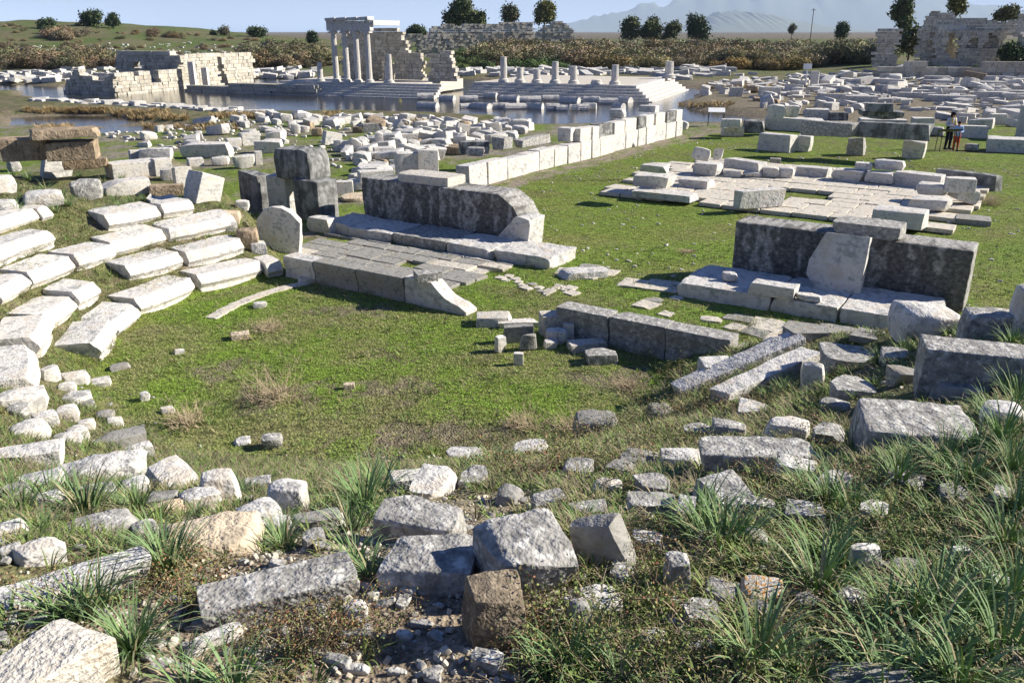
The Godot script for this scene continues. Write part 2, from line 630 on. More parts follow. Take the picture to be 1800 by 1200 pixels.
	w.albedo_color = Color(0.21, 0.20, 0.17)
	w.roughness = 0.07
	w.metallic_specular = 0.6
	w.normal_enabled = true
	w.normal_texture = relief(256, [noise_bytes(8, 0.03, 3, 256), noise_bytes(9, 0.09, 2, 256)], [0.6, 0.4], 3.0)
	w.normal_scale = 0.22
	w.uv1_triplanar = true
	w.uv1_world_triplanar = true
	w.uv1_scale = Vector3(0.25, 0.25, 0.25)
	M.water = w
	M.mountain = mat(Color(0.44, 0.47, 0.40), null, null, 1.0)

# ---------------------------------------------------------------- the place
func _ready() -> void:
	t0 = Time.get_ticks_msec()
	var pitch := atan(545.0 / F)
	cp = cos(pitch)
	sp = sin(pitch)
	var cam := Camera3D.new()
	cam.name = "camera"
	cam.fov = rad_to_deg(2.0 * atan(600.0 / F))
	cam.position = Vector3(0, EYE, 0)
	cam.rotation.x = -pitch
	cam.near = 0.1
	cam.far = 30000.0
	add_child(cam)
	cam.current = true
	var sky := ProceduralSkyMaterial.new()
	sky.sky_top_color = Color(0.15, 0.25, 0.44)
	sky.sky_horizon_color = Color(0.73, 0.80, 0.90)
	sky.sky_curve = 0.05
	sky.ground_bottom_color = Color(0.35, 0.36, 0.33)
	sky.ground_horizon_color = Color(0.60, 0.70, 0.83)
	sky.sun_angle_max = 8.0
	var s := Sky.new()
	s.sky_material = sky
	var env := Environment.new()
	env.background_mode = Environment.BG_SKY
	env.sky = s
	env.background_energy_multiplier = 1.0
	env.tonemap_mode = Environment.TONE_MAPPER_LINEAR
	env.tonemap_exposure = 2.1
	env.sdfgi_enabled = true
	env.ssao_enabled = true
	env.ssil_enabled = true
	env.fog_enabled = true
	env.fog_density = 0.000085
	env.fog_light_color = Color(0.74, 0.82, 0.92)
	var we := WorldEnvironment.new()
	we.name = "world_environment"
	we.environment = env
	add_child(we)
	var sun := DirectionalLight3D.new()
	sun.name = "sun"
	sun.light_energy = 1.6
	sun.light_color = Color(1.0, 0.97, 0.92)
	sun.light_angular_distance = 0.5
	sun.shadow_enabled = true
	add_child(sun)
	sun.look_at_from_position(Vector3(0.876, 0.50, -0.14), Vector3.ZERO)
	n1.seed = 11
	n1.frequency = 0.05
	n1.fractal_octaves = 3
	n2.seed = 23
	n2.frequency = 0.05
	n2.fractal_octaves = 2
	for q in [[40, 160], [60, 172], [180, 188], [300, 193], [440, 198], [620, 199], [760, 201], [880, 208], [950, 220], [1060, 222], [1180, 218], [1310, 214], [1312, 206], [1240, 196], [1190, 192], [1200, 180], [1235, 160], [1140, 140], [700, 138], [300, 138], [120, 150]]:
		var p := at(q[0], q[1], -0.35)
		lagoon.append(Vector2(p.x, p.z))
	for w in [[[20, 207], [120, 203], [200, 204], [245, 212], [200, 222], [100, 224], [20, 222]], [[130, 228], [230, 222], [300, 226], [320, 233], [220, 238]], [[-60, 150], [40, 149], [105, 152], [100, 158], [20, 162], [-60, 166]]]:
		var poly := PackedVector2Array()
		for q in w:
			var p := at(q[0], q[1], -0.35)
			poly.append(Vector2(p.x, p.z))
		pools.append(poly)
	surfaces()
	stage("surfaces")
	terrain()
	stage("terrain")
	theatre()
	stage("theatre")
	court()
	stage("court")
	listed_stones()
	stage("listed stones")
	lagoon_side()
	stage("lagoon side")
	far_ruins()
	stage("far ruins")
	rubble_fields()
	stage("rubble")
	trees()
	stage("trees")
	visitors()
	stage("visitors")
	plants()
	stage("plants")

# colour of the ground's own matter: lawn, dry herbs, soil, gravel (linear values)
func ground_colour(x: float, z: float, h: float) -> Color:
	var g := uv2(x, z)
	var a := n1.get_noise_2d(x * 6.0 + 50, z * 6.0)
	var b := n2.get_noise_2d(x * 26.0, z * 26.0 + 9)
	var lawn := Color(0.21, 0.30, 0.05)
	var moss := Color(0.23, 0.27, 0.065)
	var dry := Color(0.25, 0.22, 0.13)
	var soil := Color(0.32, 0.26, 0.185)
	var grey := Color(0.40, 0.37, 0.31)
	var c := lawn.lerp(moss, clampf(0.5 + a * 1.6, 0, 1))
	if z > -50.0:
		c = c.lerp(dry, sm(0.18, 0.5, a * 0.7 + b * 0.6) * 0.7)
		var r := Vector2(x, z).distance_to(CEN)
		var slope := sm(0.05, 0.35, h)
		c = c.lerp(dry.lerp(Color(0.10, 0.13, 0.04), clampf(0.5 + b, 0, 1)), slope * 0.75)
		c = c.lerp(soil, slope * sm(0.1, 0.4, b * 0.6 - a * 0.5))
		if z > -6.5:
			# trodden bare soil in the passage near the camera
			var s := sm(1.3, 0.5, absf(x + 1.0 - (z + 3.0) * 0.25)) + sm(0.8, 0.2, absf(x + 0.25))
			c = c.lerp(Color(0.41, 0.325, 0.245), clampf(s + b * 0.8 + 0.0, 0, 1) * sm(-6.2, -4.6, z) * 0.85)
		if r < R0 + 0.6 and z > -11.5: c = c.lerp(dry, sm(-11.5, -9.5, z) * clampf(0.55 + b, 0, 1))
		# worn and dead patches in the orchestra turf
		if r < R0 + 1.0:
			c = c.lerp(dry.lerp(soil, 0.5), worn(x, z) * 0.85)
		# path along the long wall and the gravelly ground behind it
		if g.y > 15.0 and g.x > 15.0:
			var path := sm(15.2, 15.8, g.y + b * 0.5) * (1.0 - sm(16.6, 17.2, g.y))
			c = c.lerp(Color(0.40, 0.34, 0.26), path * clampf(0.7 + b * 1.4, 0, 1))
			if g.y > 16.8: c = c.lerp(grey.lerp(soil, 0.4), clampf(0.35 + a * 1.5 + b * 0.8, 0, 1))
	else:
		c = Color(0.20, 0.185, 0.10).lerp(Color(0.145, 0.19, 0.045), clampf(0.45 + a * 1.5, 0, 1))
		c = c.lerp(Color(0.35, 0.285, 0.20), clampf(0.3 + b * 1.2 + a * 0.5, 0, 1) * 0.8)
		if x > 12.0: c = c.lerp(Color(0.34, 0.285, 0.215), 0.7 * sm(-46.0, -52.0, z) * sm(-100.0, -92.0, z))
		var up := sm(-102.0, -125.0, z)
		var hill := Color(0.15, 0.21, 0.06).lerp(Color(0.24, 0.22, 0.12), clampf(0.45 + n1.get_noise_2d(x * 2.0, z * 2.0) * 2.2, 0, 1))
		c = c.lerp(hill, up)
		c = c.lerp(Color(0.26, 0.22, 0.16), sm(-420.0, -700.0, z))
	if h < -0.05 and z < -40.0: c = c.lerp(Color(0.33, 0.275, 0.20), sm(-0.05, -0.3, h))
	return c
func worn(x: float, z: float) -> float:
	var w := 0.0
	for q in [[-1.6, -10.0, 0.35, 1.1], [-1.9, -11.5, 0.8, 0.4], [-3.6, -11.2, 0.9, 0.6], [1.6, -11.9, 0.8, 0.6], [-4.6, -12.2, 0.6, 0.5], [-0.4, -9.9, 1.2, 0.5], [-3.2, -15.2, 1.2, 0.35]]:
		var d := Vector2((x - q[0]) / q[2], (z - q[1]) / q[3]).length() + n2.get_noise_2d(x * 30.0, z * 30.0) * 0.9
		w = maxf(w, sm(1.1, 0.5, d))
	return w
func terrain() -> void:
	var zs := PackedFloat32Array()
	var z := 4.0
	while z > -7000.0:
		zs.append(z)
		z -= maxf(0.07, (4.0 - z) * 0.0125 if z > -160.0 else (4.0 - z) * 0.03)
	var nc := 300
	var v := PackedVector3Array()
	var c := PackedColorArray()
	var t := PackedInt32Array()
	for k in zs.size():
		var wide := 9.0 + absf(zs[k]) * 0.80 if zs[k] < 0.0 else 9.0
		for i in nc + 1:
			var x := (float(i) / nc * 2.0 - 1.0) * wide
			var h := hgt(x, zs[k])
			v.append(Vector3(x, h, zs[k]))
			c.append(ground_colour(x, zs[k], h))
	for k in zs.size() - 1:
		for i in nc:
			var a := k * (nc + 1) + i
			t.append_array([a, a + nc + 1, a + nc + 2, a, a + nc + 2, a + 1])
	var n := PackedVector3Array()
	n.resize(v.size())
	for i in range(0, t.size(), 3):
		var f := (v[t[i + 2]] - v[t[i]]).cross(v[t[i + 1]] - v[t[i]])
		n[t[i]] += f
		n[t[i + 1]] += f
		n[t[i + 2]] += f
	for i in n.size(): n[i] = n[i].normalized() * (1.0 if n[i].y > 0.0 else -1.0)
	var ar := []
	ar.resize(Mesh.ARRAY_MAX)
	ar[Mesh.ARRAY_VERTEX] = v
	ar[Mesh.ARRAY_NORMAL] = n
	ar[Mesh.ARRAY_COLOR] = c
	ar[Mesh.ARRAY_INDEX] = t
	var m := ArrayMesh.new()
	m.add_surface_from_arrays(Mesh.PRIMITIVE_TRIANGLES, ar)
	structure(mi("ground", m, M.ground))
	var wv := PackedVector3Array([Vector3(-95, -0.35, -44), Vector3(-95, -0.35, -112), Vector3(62, -0.35, -112), Vector3(-95, -0.35, -44), Vector3(62, -0.35, -112), Vector3(62, -0.35, -44)])
	var wn := PackedVector3Array()
	for i in 6: wn.append(Vector3.UP)
	structure(mi("water", arrays(wv, wn), M.water))
	# far ranges across the plain
	for rg in [[9000.0, [[1120, 55], [1200, 50], [1230, 33], [1262, 22], [1300, 18], [1335, 22], [1385, 34], [1430, 42], [1480, 50], [1540, 56]], 1.0], [15000.0, [[900, 52], [960, 46], [1020, 34], [1080, 20], [1150, 6], [1240, -6], [1330, -16], [1420, -6], [1500, -14], [1620, -4], [1720, 8], [1900, 20], [2000, 40]], 0.6]]:
		var hv := PackedVector3Array()
		var ht := PackedInt32Array()
		var pts: Array = rg[1]
		var cols := 120
		var rows := 8
		for i in cols + 1:
			var f := float(i) / cols * (pts.size() - 1)
			var k := mini(int(f), pts.size() - 2)
			var px := lerpf(pts[k][0], pts[k + 1][0], f - k)
			var py := lerpf(pts[k][1], pts[k + 1][1], f - k)
			var top := pz(px, py, -rg[0])
			top.y = maxf(top.y, 2.0) * (1.0 + 0.05 * n1.get_noise_1d(i * 5.0))
			for j in rows + 1:
				var e := float(j) / rows
				var rib := n1.get_noise_2d(i * 5.0, j * 9.0 + rg[0]) * 0.25
				hv.append(Vector3(top.x, top.y * (1.0 - pow(absf(e * 2.0 - 1.0), 1.3)) * (1.0 + rib * (1.0 - absf(e * 2 - 1))) - 5.0, -rg[0] + (0.5 - e) * 2600.0))
		for i in cols:
			for j in rows:
				var a := i * (rows + 1) + j
				ht.append_array([a, a + 1, a + rows + 2, a, a + rows + 2, a + rows + 1])
		structure(mi("mountain_range", finish(hv, ht, -1.0), M.mountain))

# ---------------------------------------------------------------- seats and stage of the council theatre
func seat_block(len: float, sd: int, deep := 0.72, tall := 0.40) -> ArrayMesh:
	var w := func(p: Vector3) -> Vector3:
		var f := p.z / (deep * 0.5)
		var y := p.y / (tall * 0.5)       # -1 .. 1
		if f > 0.0:
			var back := 0.07 * sm(0.1, -0.5, y) - 0.02 * sm(-0.5, -1.0, y)   # hollow under the nosing
			back += 0.13 * sm(0.0, 1.0, y)
			p.z -= back * f
		p.z -= p.x * p.x / (2.0 * R0 + 2.0)
		return p
	return stone(Vector3(len * 0.5, tall * 0.5, deep * 0.5), sd, Vector3i(clampi(int(len * 9), 5, 11), 10, 7), {"rad": 0.022, "cuts": 7, "deep": 0.13, "bump": 0.04, "skew": 0.06, "freq": 1.5, "warp": w})
func seat_row(label: String, R: float, y0: float, spans: Array, sd: int) -> void:
	var rng := RandomNumberGenerator.new()
	rng.seed = sd
	var am: float = deg_to_rad((spans[0][0] + spans[-1][1]) * 0.5)
	var base := Vector3(CEN.x + cos(am) * R, y0, CEN.y + sin(am) * R)
	var o := thing("seat_row", label, "stone seats", base, 0.0, "curved rows of marble seats")
	for s in spans:
		var a := deg_to_rad(s[0])
		var end := deg_to_rad(s[1])
		while a < end - 0.03:
			var len := minf(rng.randf_range(0.85, 1.8), (end - a) * R)
			var mid := a + len * 0.5 / R
			var r := R + 0.36 + rng.randf_range(-0.05, 0.05)
			var b := mi("seat_block", seat_block(len - rng.randf_range(0.004, 0.02), sd * 31 + int(a * 500)), M.bright if rng.randf() < 0.7 else M.marble, o)
			b.position = Vector3(CEN.x + cos(mid) * r, y0 + 0.19 + rng.randf_range(-0.035, 0.03), CEN.y + sin(mid) * r) - base
			b.rotation = Vector3(rng.randf_range(-0.05, 0.12), atan2(-cos(mid), -sin(mid)) + rng.randf_range(-0.05, 0.05), rng.randf_range(-0.04, 0.04))
			a += len / R
func gblock(parent: Node3D, called: String, u: float, v0: float, v1: float, y: float, h: float, d: float, m: Material, sd: int, o := {}) -> MeshInstance3D:
	# a block of the court's grid: near face at u, from v0 (left) to v1 (right)
	var w := v0 - v1
	var n := Vector3i(clampi(int(w * 9.0), 5, 22), clampi(int(h * 12.0), 4, 16), clampi(int(d * 8.0), 4, 8))
	var b := mi(called, stone(Vector3(w * 0.5, h * 0.5, d * 0.5), sd, o.get("n", n), o), m, parent)
	b.position = grid(u + d * 0.5, (v0 + v1) * 0.5, y + h * 0.5) - parent.position
	b.rotation = Vector3(o.get("rx", 0.0), GRID + o.get("ry", 0.0), o.get("rz", 0.0))
	return b
func theatre() -> void:
	seat_row("lowest curved row of white marble seats edging the grassy orchestra", 4.8, 0.0, [[163.0, 231.0]], 1)
	seat_row("second curved row of marble seats up from the orchestra", 5.56, 0.37, [[140.0, 156.0], [157.0, 188.0], [197.0, 226.0]], 2)
	seat_row("third curved row of marble seats, running whole to the bank's end", 6.32, 0.73, [[146.0, 229.0]], 3)
	seat_row("fourth curved row of marble seats, broken by a grassy gap", 7.08, 1.07, [[150.0, 176.0], [180.0, 196.0], [206.0, 223.0]], 4)
	seat_row("fifth and highest short row of marble seats at left edge", 7.84, 1.36, [[158.0, 171.0], [174.0, 201.0]], 5)
	# front of the stage, two stretches with a gap between
	var lip := func(p: Vector3) -> Vector3:
		if p.z > 0.0: p.z += 0.05 * sm(0.06, 0.14, p.y) + 0.04 * sm(-0.16, -0.24, p.y)
		return p
	var o := thing("stage_wall", "low moulded marble wall ending in a curved volute beside the paving", "wall", grid(12.05, 11.4), 0.0)
	gblock(o, "wall_block", 12.05, 13.75, 12.85, -0.06, 0.54, 0.34, M.marble, 1, {"warp": lip, "cuts": 3, "deep": 0.08})
	gblock(o, "wall_block", 12.05, 12.83, 11.62, -0.06, 0.56, 0.34, M.slate, 2, {"warp": lip, "cuts": 3, "deep": 0.08})
	gblock(o, "wall_block", 12.05, 11.60, 10.36, -0.06, 0.57, 0.34, M.slate, 3, {"warp": lip, "cuts": 3, "deep": 0.08})
	gblock(o, "wall_block", 12.03, 10.34, 8.85, -0.06, 0.60, 0.36, M.marble, 4, {"prof": [1.0, 1.0, 0.98, 0.95, 0.97, 0.72, 0.52, 0.42, 0.36, 0.2], "cuts": 2, "deep": 0.06, "n": Vector3i(20, 9, 6)})
	o = thing("stage_wall", "dark low marble wall of three blocks behind the bramble", "wall", grid(12.0, 5.3), 0.0)
	gblock(o, "wall_block", 12.0, 6.85, 5.85, -0.1, 0.66, 0.36, M.lichen, 5, {"warp": lip, "cuts": 3, "deep": 0.08})
	gblock(o, "wall_block", 12.02, 5.83, 4.82, -0.1, 0.66, 0.36, M.lichen, 6, {"warp": lip, "cuts": 5, "deep": 0.10})
	gblock(o, "wall_block", 12.0, 4.80, 3.72, -0.1, 0.66, 0.36, M.lichen, 7, {"warp": lip, "cuts": 3, "deep": 0.08})
	gblock(o, "wall_block", 12.15, 3.68, 2.9, -0.1, 0.5, 0.3, M.lichen, 8, {"cuts": 4})
	flags("stage_paving", 12.55, 15.45, 10.1, 15.6, 0.07, 0.42, 0.75, 41, M.slate, 0.12)
	# two beams slipped side by side down the bank at the right
	for q in [[1188, 700, 1405, 606, 0.17, "upper of two parallel marble beams slanting down to the orchestra"], [1262, 712, 1428, 634, 0.15, "lower of two parallel marble beams slanting down through weeds"]]:
		var a := hit(q[0], q[1])
		var b := hit(q[2], q[3])
		var x := (b - a).normalized()
		var z := x.cross(Vector3.UP).normalized()
		var bm := mi("marble_beam", stone(Vector3(a.distance_to(b) * 0.5, 0.12, q[4]), 990 + q[0], Vector3i(20, 5, 6), {"rad": 0.06, "cuts": 8, "deep": 0.12, "bump": 0.04, "skew": 0.08}), M.marble)
		bm.transform = Transform3D(Basis(x, z.cross(x), z), (a + b) * 0.5 + Vector3(0, 0.06, 0))
		tag(bm, q[5], "stone beam")
	# pale curved gutter round the orchestra
	var gut := thing("orchestra_gutter", "pale curved stone gutter half buried in the orchestra lawn", "gutter", Vector3(CEN.x, 0, CEN.y))
	for k in 9:
		var a := deg_to_rad(196.0 + k * 5.6)
		var b := mi("gutter_stone", stone(Vector3(0.2, 0.05, 0.12), 70 + k, Vector3i(6, 3, 4), {"bump": 0.05}), M.paving, gut)
		b.position = Vector3(cos(a) * (3.75 + k * 0.03), hgt(CEN.x + cos(a) * 3.9, CEN.y + sin(a) * 3.9) - 0.015, sin(a) * (3.75 + k * 0.03))
		b.rotation.y = atan2(-cos(a), -sin(a))
# pavement of slabs, each a stone of its own
func flags(called: String, u0: float, u1: float, v0: float, v1: float, top: float, row: float, len: float, sd: int, m: Material, missing: float, keep = null) -> Node3D:
	var rng := RandomNumberGenerator.new()
	rng.seed = sd
	var o := Node3D.new()
	o.name = numbered(called)
	add_child(o)
	o.position = grid((u0 + u1) * 0.5, (v0 + v1) * 0.5)
	structure(o)
	var shapes := []
	for k in 10: shapes.append(stone(Vector3(0.5, 0.06, 0.5), sd + k, Vector3i(6, 3, 6), {"rad": 0.12, "cuts": 5, "deep": 0.07, "bump": 0.02}))
	var u := u0
	while u < u1 - 0.1:
		var du := minf(row * rng.randf_range(0.75, 1.3), u1 - u)
		var v := v0 - rng.randf() * 0.3
		while v < v1:
			var dv := len * rng.randf_range(0.6, 1.5)
			if rng.randf() > missing and (keep == null or keep.call(u + du * 0.5, v + dv * 0.5)):
				var b := mi("paving_slab", shapes[rng.randi() % 10], m if rng.randf() < 0.6 else M.paving, o)
				b.position = grid(u + du * 0.5, v + dv * 0.5, top - 0.06 + rng.randf_range(-0.015, 0.012)) - o.position
				b.rotation = Vector3(rng.randf_range(-0.012, 0.012), GRID + (PI if rng.randf() < 0.5 else 0.0), rng.randf_range(-0.012, 0.012))
				b.scale = Vector3(dv - 0.035, 1.0, du - 0.035)
			v += dv
		u += du
	return o
# ---------------------------------------------------------------- the court
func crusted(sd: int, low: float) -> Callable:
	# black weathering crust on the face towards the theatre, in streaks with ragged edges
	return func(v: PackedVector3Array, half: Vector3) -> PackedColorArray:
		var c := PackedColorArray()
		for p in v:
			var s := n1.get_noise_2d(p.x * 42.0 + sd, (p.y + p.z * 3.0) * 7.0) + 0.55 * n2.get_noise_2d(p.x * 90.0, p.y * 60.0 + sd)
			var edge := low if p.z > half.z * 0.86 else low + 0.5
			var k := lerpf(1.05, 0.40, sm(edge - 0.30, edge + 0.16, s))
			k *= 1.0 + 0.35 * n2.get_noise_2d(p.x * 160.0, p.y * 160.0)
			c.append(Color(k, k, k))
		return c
func court() -> void:
	var fine := Vector3i(64, 40, 8)
	# left pair of great blocks on their kerb
	var o := thing("great_block", "long dark stained marble block standing left of the cracked one", "stone block", grid(17.0, 14.0))
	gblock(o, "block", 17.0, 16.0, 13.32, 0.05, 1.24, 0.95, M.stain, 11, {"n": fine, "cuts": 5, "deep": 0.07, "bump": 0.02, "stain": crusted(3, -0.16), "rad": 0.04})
	o = thing("great_block", "cracked dark marble block sloping down to a prop at right", "stone block", grid(16.9, 11.6))
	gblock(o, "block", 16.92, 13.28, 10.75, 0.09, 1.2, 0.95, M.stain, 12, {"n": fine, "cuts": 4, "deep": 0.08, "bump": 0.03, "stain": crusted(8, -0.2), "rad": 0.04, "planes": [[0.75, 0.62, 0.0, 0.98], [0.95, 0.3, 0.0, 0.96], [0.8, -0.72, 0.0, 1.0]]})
	o = thing("stone_prop", "pale leaning marble fragment propping up the cracked dark block", "stone fragment", grid(16.8, 10.2))
	gblock(o, "block", 16.75, 11.35, 10.4, 0.0, 0.86, 0.7, M.marble, 13, {"cuts": 5, "deep": 0.15, "planes": [[-0.8, 0.55, 0.0, 0.45]], "rz": -0.1})
	o = thing("roof_slab", "rough white slab lying across the two dark great blocks", "stone slab", grid(17.1, 13.2))
	gblock(o, "block", 17.05, 14.75, 13.05, 1.28, 0.24, 0.8, M.tooled, 14, {"cuts": 7, "deep": 0.16, "bump": 0.05})
	var kerb := thing("stone_kerb", "stepped marble kerb running below the left great blocks", "kerb", grid(15.6, 12.0))
	var v := 16.3
	var k := 0
	for len in [1.0, 1.55, 1.7, 1.35, 1.6]:
		gblock(kerb, "kerb_block", 15.6 + [0.12, 0.0, 0.04, -0.02, 0.03][k], v, v - len + 0.03, -0.05, 0.33, 1.25, M.marble if k != 2 else M.lichen, 20 + k, {"cuts": 10, "deep": 0.13, "bump": 0.06, "skew": 0.05, "freq": 1.6, "n": Vector3i(18, 6, 14)})
		v -= len
		k += 1
	# right pair and the slab that leans on it
	o = thing("great_block", "black streaked marble block, left half of the long pair", "stone block", grid(17.2, 4.5))
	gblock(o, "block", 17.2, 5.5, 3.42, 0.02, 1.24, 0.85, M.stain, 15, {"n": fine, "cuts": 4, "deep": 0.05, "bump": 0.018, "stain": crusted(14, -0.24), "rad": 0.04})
	o = thing("great_block", "black streaked marble block with a bright right end", "stone block", grid(17.2, 2.2))
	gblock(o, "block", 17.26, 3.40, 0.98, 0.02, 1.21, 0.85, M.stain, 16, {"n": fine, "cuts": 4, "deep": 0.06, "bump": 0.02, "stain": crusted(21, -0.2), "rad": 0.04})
	o = thing("leaning_slab", "pale broken marble slab leaning against the long black blocks", "stone slab", grid(16.7, 3.2))
	gblock(o, "block", 16.62, 3.78, 2.72, 0.22, 1.14, 0.2, M.marble, 17, {"n": Vector3i(16, 18, 4), "cuts": 3, "deep": 0.08, "bump": 0.02, "rx": -0.22, "planes": [[-0.8, 0.35, 0.0, 0.78], [-0.9, -0.8, 0.0, 1.3]]})
	o = thing("top_slab", "rough loose slab lying on top of the long black blocks", "stone slab", grid(17.3, 3.0))
	gblock(o, "block", 17.2, 3.55, 2.28, 1.24, 0.26, 0.75, M.lichen, 18, {"cuts": 8, "deep": 0.2, "bump": 0.06})
	kerb = thing("stone_kerb", "shaded marble kerb in front of the long black blocks", "kerb", grid(15.3, 3.8))
	v = 6.0
	k = 0
	for len in [1.9, 1.25, 1.6]:
		gblock(kerb, "kerb_block", 15.4 + 0.03 * k, v, v - len + 0.02, -0.05, 0.34, 1.7, M.marble, 30 + k, {"cuts": 8, "deep": 0.1, "bump": 0.045, "skew": 0.04, "freq": 1.6, "n": Vector3i(20, 6, 14)})
		v -= len
		k += 1
	# stepping flags in the grass between them
	var lost := Node3D.new()
	lost.name = "sunken_paving"
	add_child(lost)
	lost.position = at(950, 500)
	structure(lost)
	var shapes := []
	for i in 8: shapes.append(stone(Vector3(0.5, 0.05, 0.5), 300 + i, Vector3i(6, 3, 6), {"cuts": 7, "deep": 0.22, "bump": 0.04}))
	var rng := RandomNumberGenerator.new()
	rng.seed = 77
	for q in [[800, 474, 60], [835, 466, 40], [775, 482, 50], [812, 484, 46], [862, 471, 40], [790, 463, 38], [840, 478, 36], [880, 489, 18], [895, 486, 16], [890, 493, 15], [906, 491, 18], [920, 502, 16], [935, 500, 14], [925, 507, 22], [945, 506, 20], [952, 513, 14], [966, 512, 20], [985, 503, 18], [975, 507, 16], [1003, 507, 22], [1006, 516, 24], [990, 510, 14], [960, 518, 12], [912, 497, 14], [1120, 500, 60], [1165, 503, 66], [1205, 508, 52], [1135, 537, 36], [1150, 528, 28], [1190, 525, 20], [1172, 553, 30], [1000, 478, 46], [1040, 470, 44], [1030, 482, 60], [1065, 480, 40], [1300, 560, 60], [1350, 572, 70], [1250, 562, 46], [1410, 578, 70], [1470, 583, 60], [1330, 586, 60], [1530, 590, 46], [1390, 596, 70], [1290, 575, 40]]:
		var p := hit(q[0], q[1])
		var s: float = q[2] * 18.0 / F * (13.0 / 18.0 if q[1] > 550 else 1.0)
		var b := mi("paving_slab", shapes[rng.randi() % 8], M.paving if rng.randf() < 0.7 else M.slate, lost)
		b.position = Vector3(p.x, p.y - 0.022, p.z) - lost.position
		b.rotation.y = GRID + rng.randf_range(-0.3, 0.3)
		b.scale = Vector3(s, 1.0, s * rng.randf_range(0.7, 1.1))
	# paved platform in the middle of the lawn
	flags("platform_paving", 24.4, 33.9, 2.0, 12.1, 0.13, 0.72, 0.95, 52, M.paving, 0.05, func(u, w): return not (u > 27.2 and u < 28.6 and w > 6.0 and w < 7.6))
	# the long ashlar wall beside the path
	var w := thing("ashlar_wall", "long wall of white squared marble blocks along the path", "wall", grid(32.0, 16.7))
	var u := 23.0
	k = 0
	rng.seed = 5
	while u < 41.3:
		var len := rng.randf_range(0.75, 1.45)
		var hh := rng.randf_range(0.74, 0.83)
		var b := mi("wall_block", stone(Vector3(0.28, hh * 0.5, len * 0.5 - 0.015), 100 + k, Vector3i(4, 7, 8), {"cuts": 4, "deep": 0.07, "bump": 0.02, "rad": 0.05}), M.bright if k % 2 else M.marble, w)
		b.position = grid(u + len * 0.5, 17.0 + rng.randf_range(-0.05, 0.05), hh * 0.5 - 0.05) - w.position
		b.rotation = Vector3(0, GRID + rng.randf_range(-0.03, 0.03), rng.randf_range(-0.02, 0.04))
		if u > 30.5:
			var l2 := len * rng.randf_range(0.8, 1.0)
			var b2 := mi("wall_block", stone(Vector3(0.26, 0.27, l2 * 0.5 - 0.01), 200 + k, Vector3i(4, 6, 8), {"cuts": 4, "deep": 0.08, "bump": 0.025, "rad": 0.05}), M.bright if k % 3 else M.crust, w)
			b2.position = grid(u + len * 0.5, 17.02 + rng.randf_range(-0.04, 0.04), hh - 0.05 + 0.265) - w.position
			b2.rotation.y = GRID + rng.randf_range(-0.03, 0.03)
		u += len
		k += 1

# ---------------------------------------------------------------- single stones
const KIND := {
	"b": {"rad": 0.045, "cuts": 5, "deep": 0.12, "bump": 0.025, "skew": 0.09},
	"w": {"rad": 0.05, "cuts": 11, "deep": 0.27, "bump": 0.065, "skew": 0.24, "ball": 0.14},
	"s": {"rad": 0.06, "cuts": 11, "deep": 0.46, "bump": 0.06, "skew": 0.2, "ball": 0.08, "vert": 1},
	"r": {"rad": 0.10, "cuts": 13, "deep": 0.34, "bump": 0.09, "skew": 0.3, "ball": 0.5},
	"f": {"rad": 0.05, "cuts": 10, "deep": 0.40, "bump": 0.035, "skew": 0.35, "ball": 0.25}}
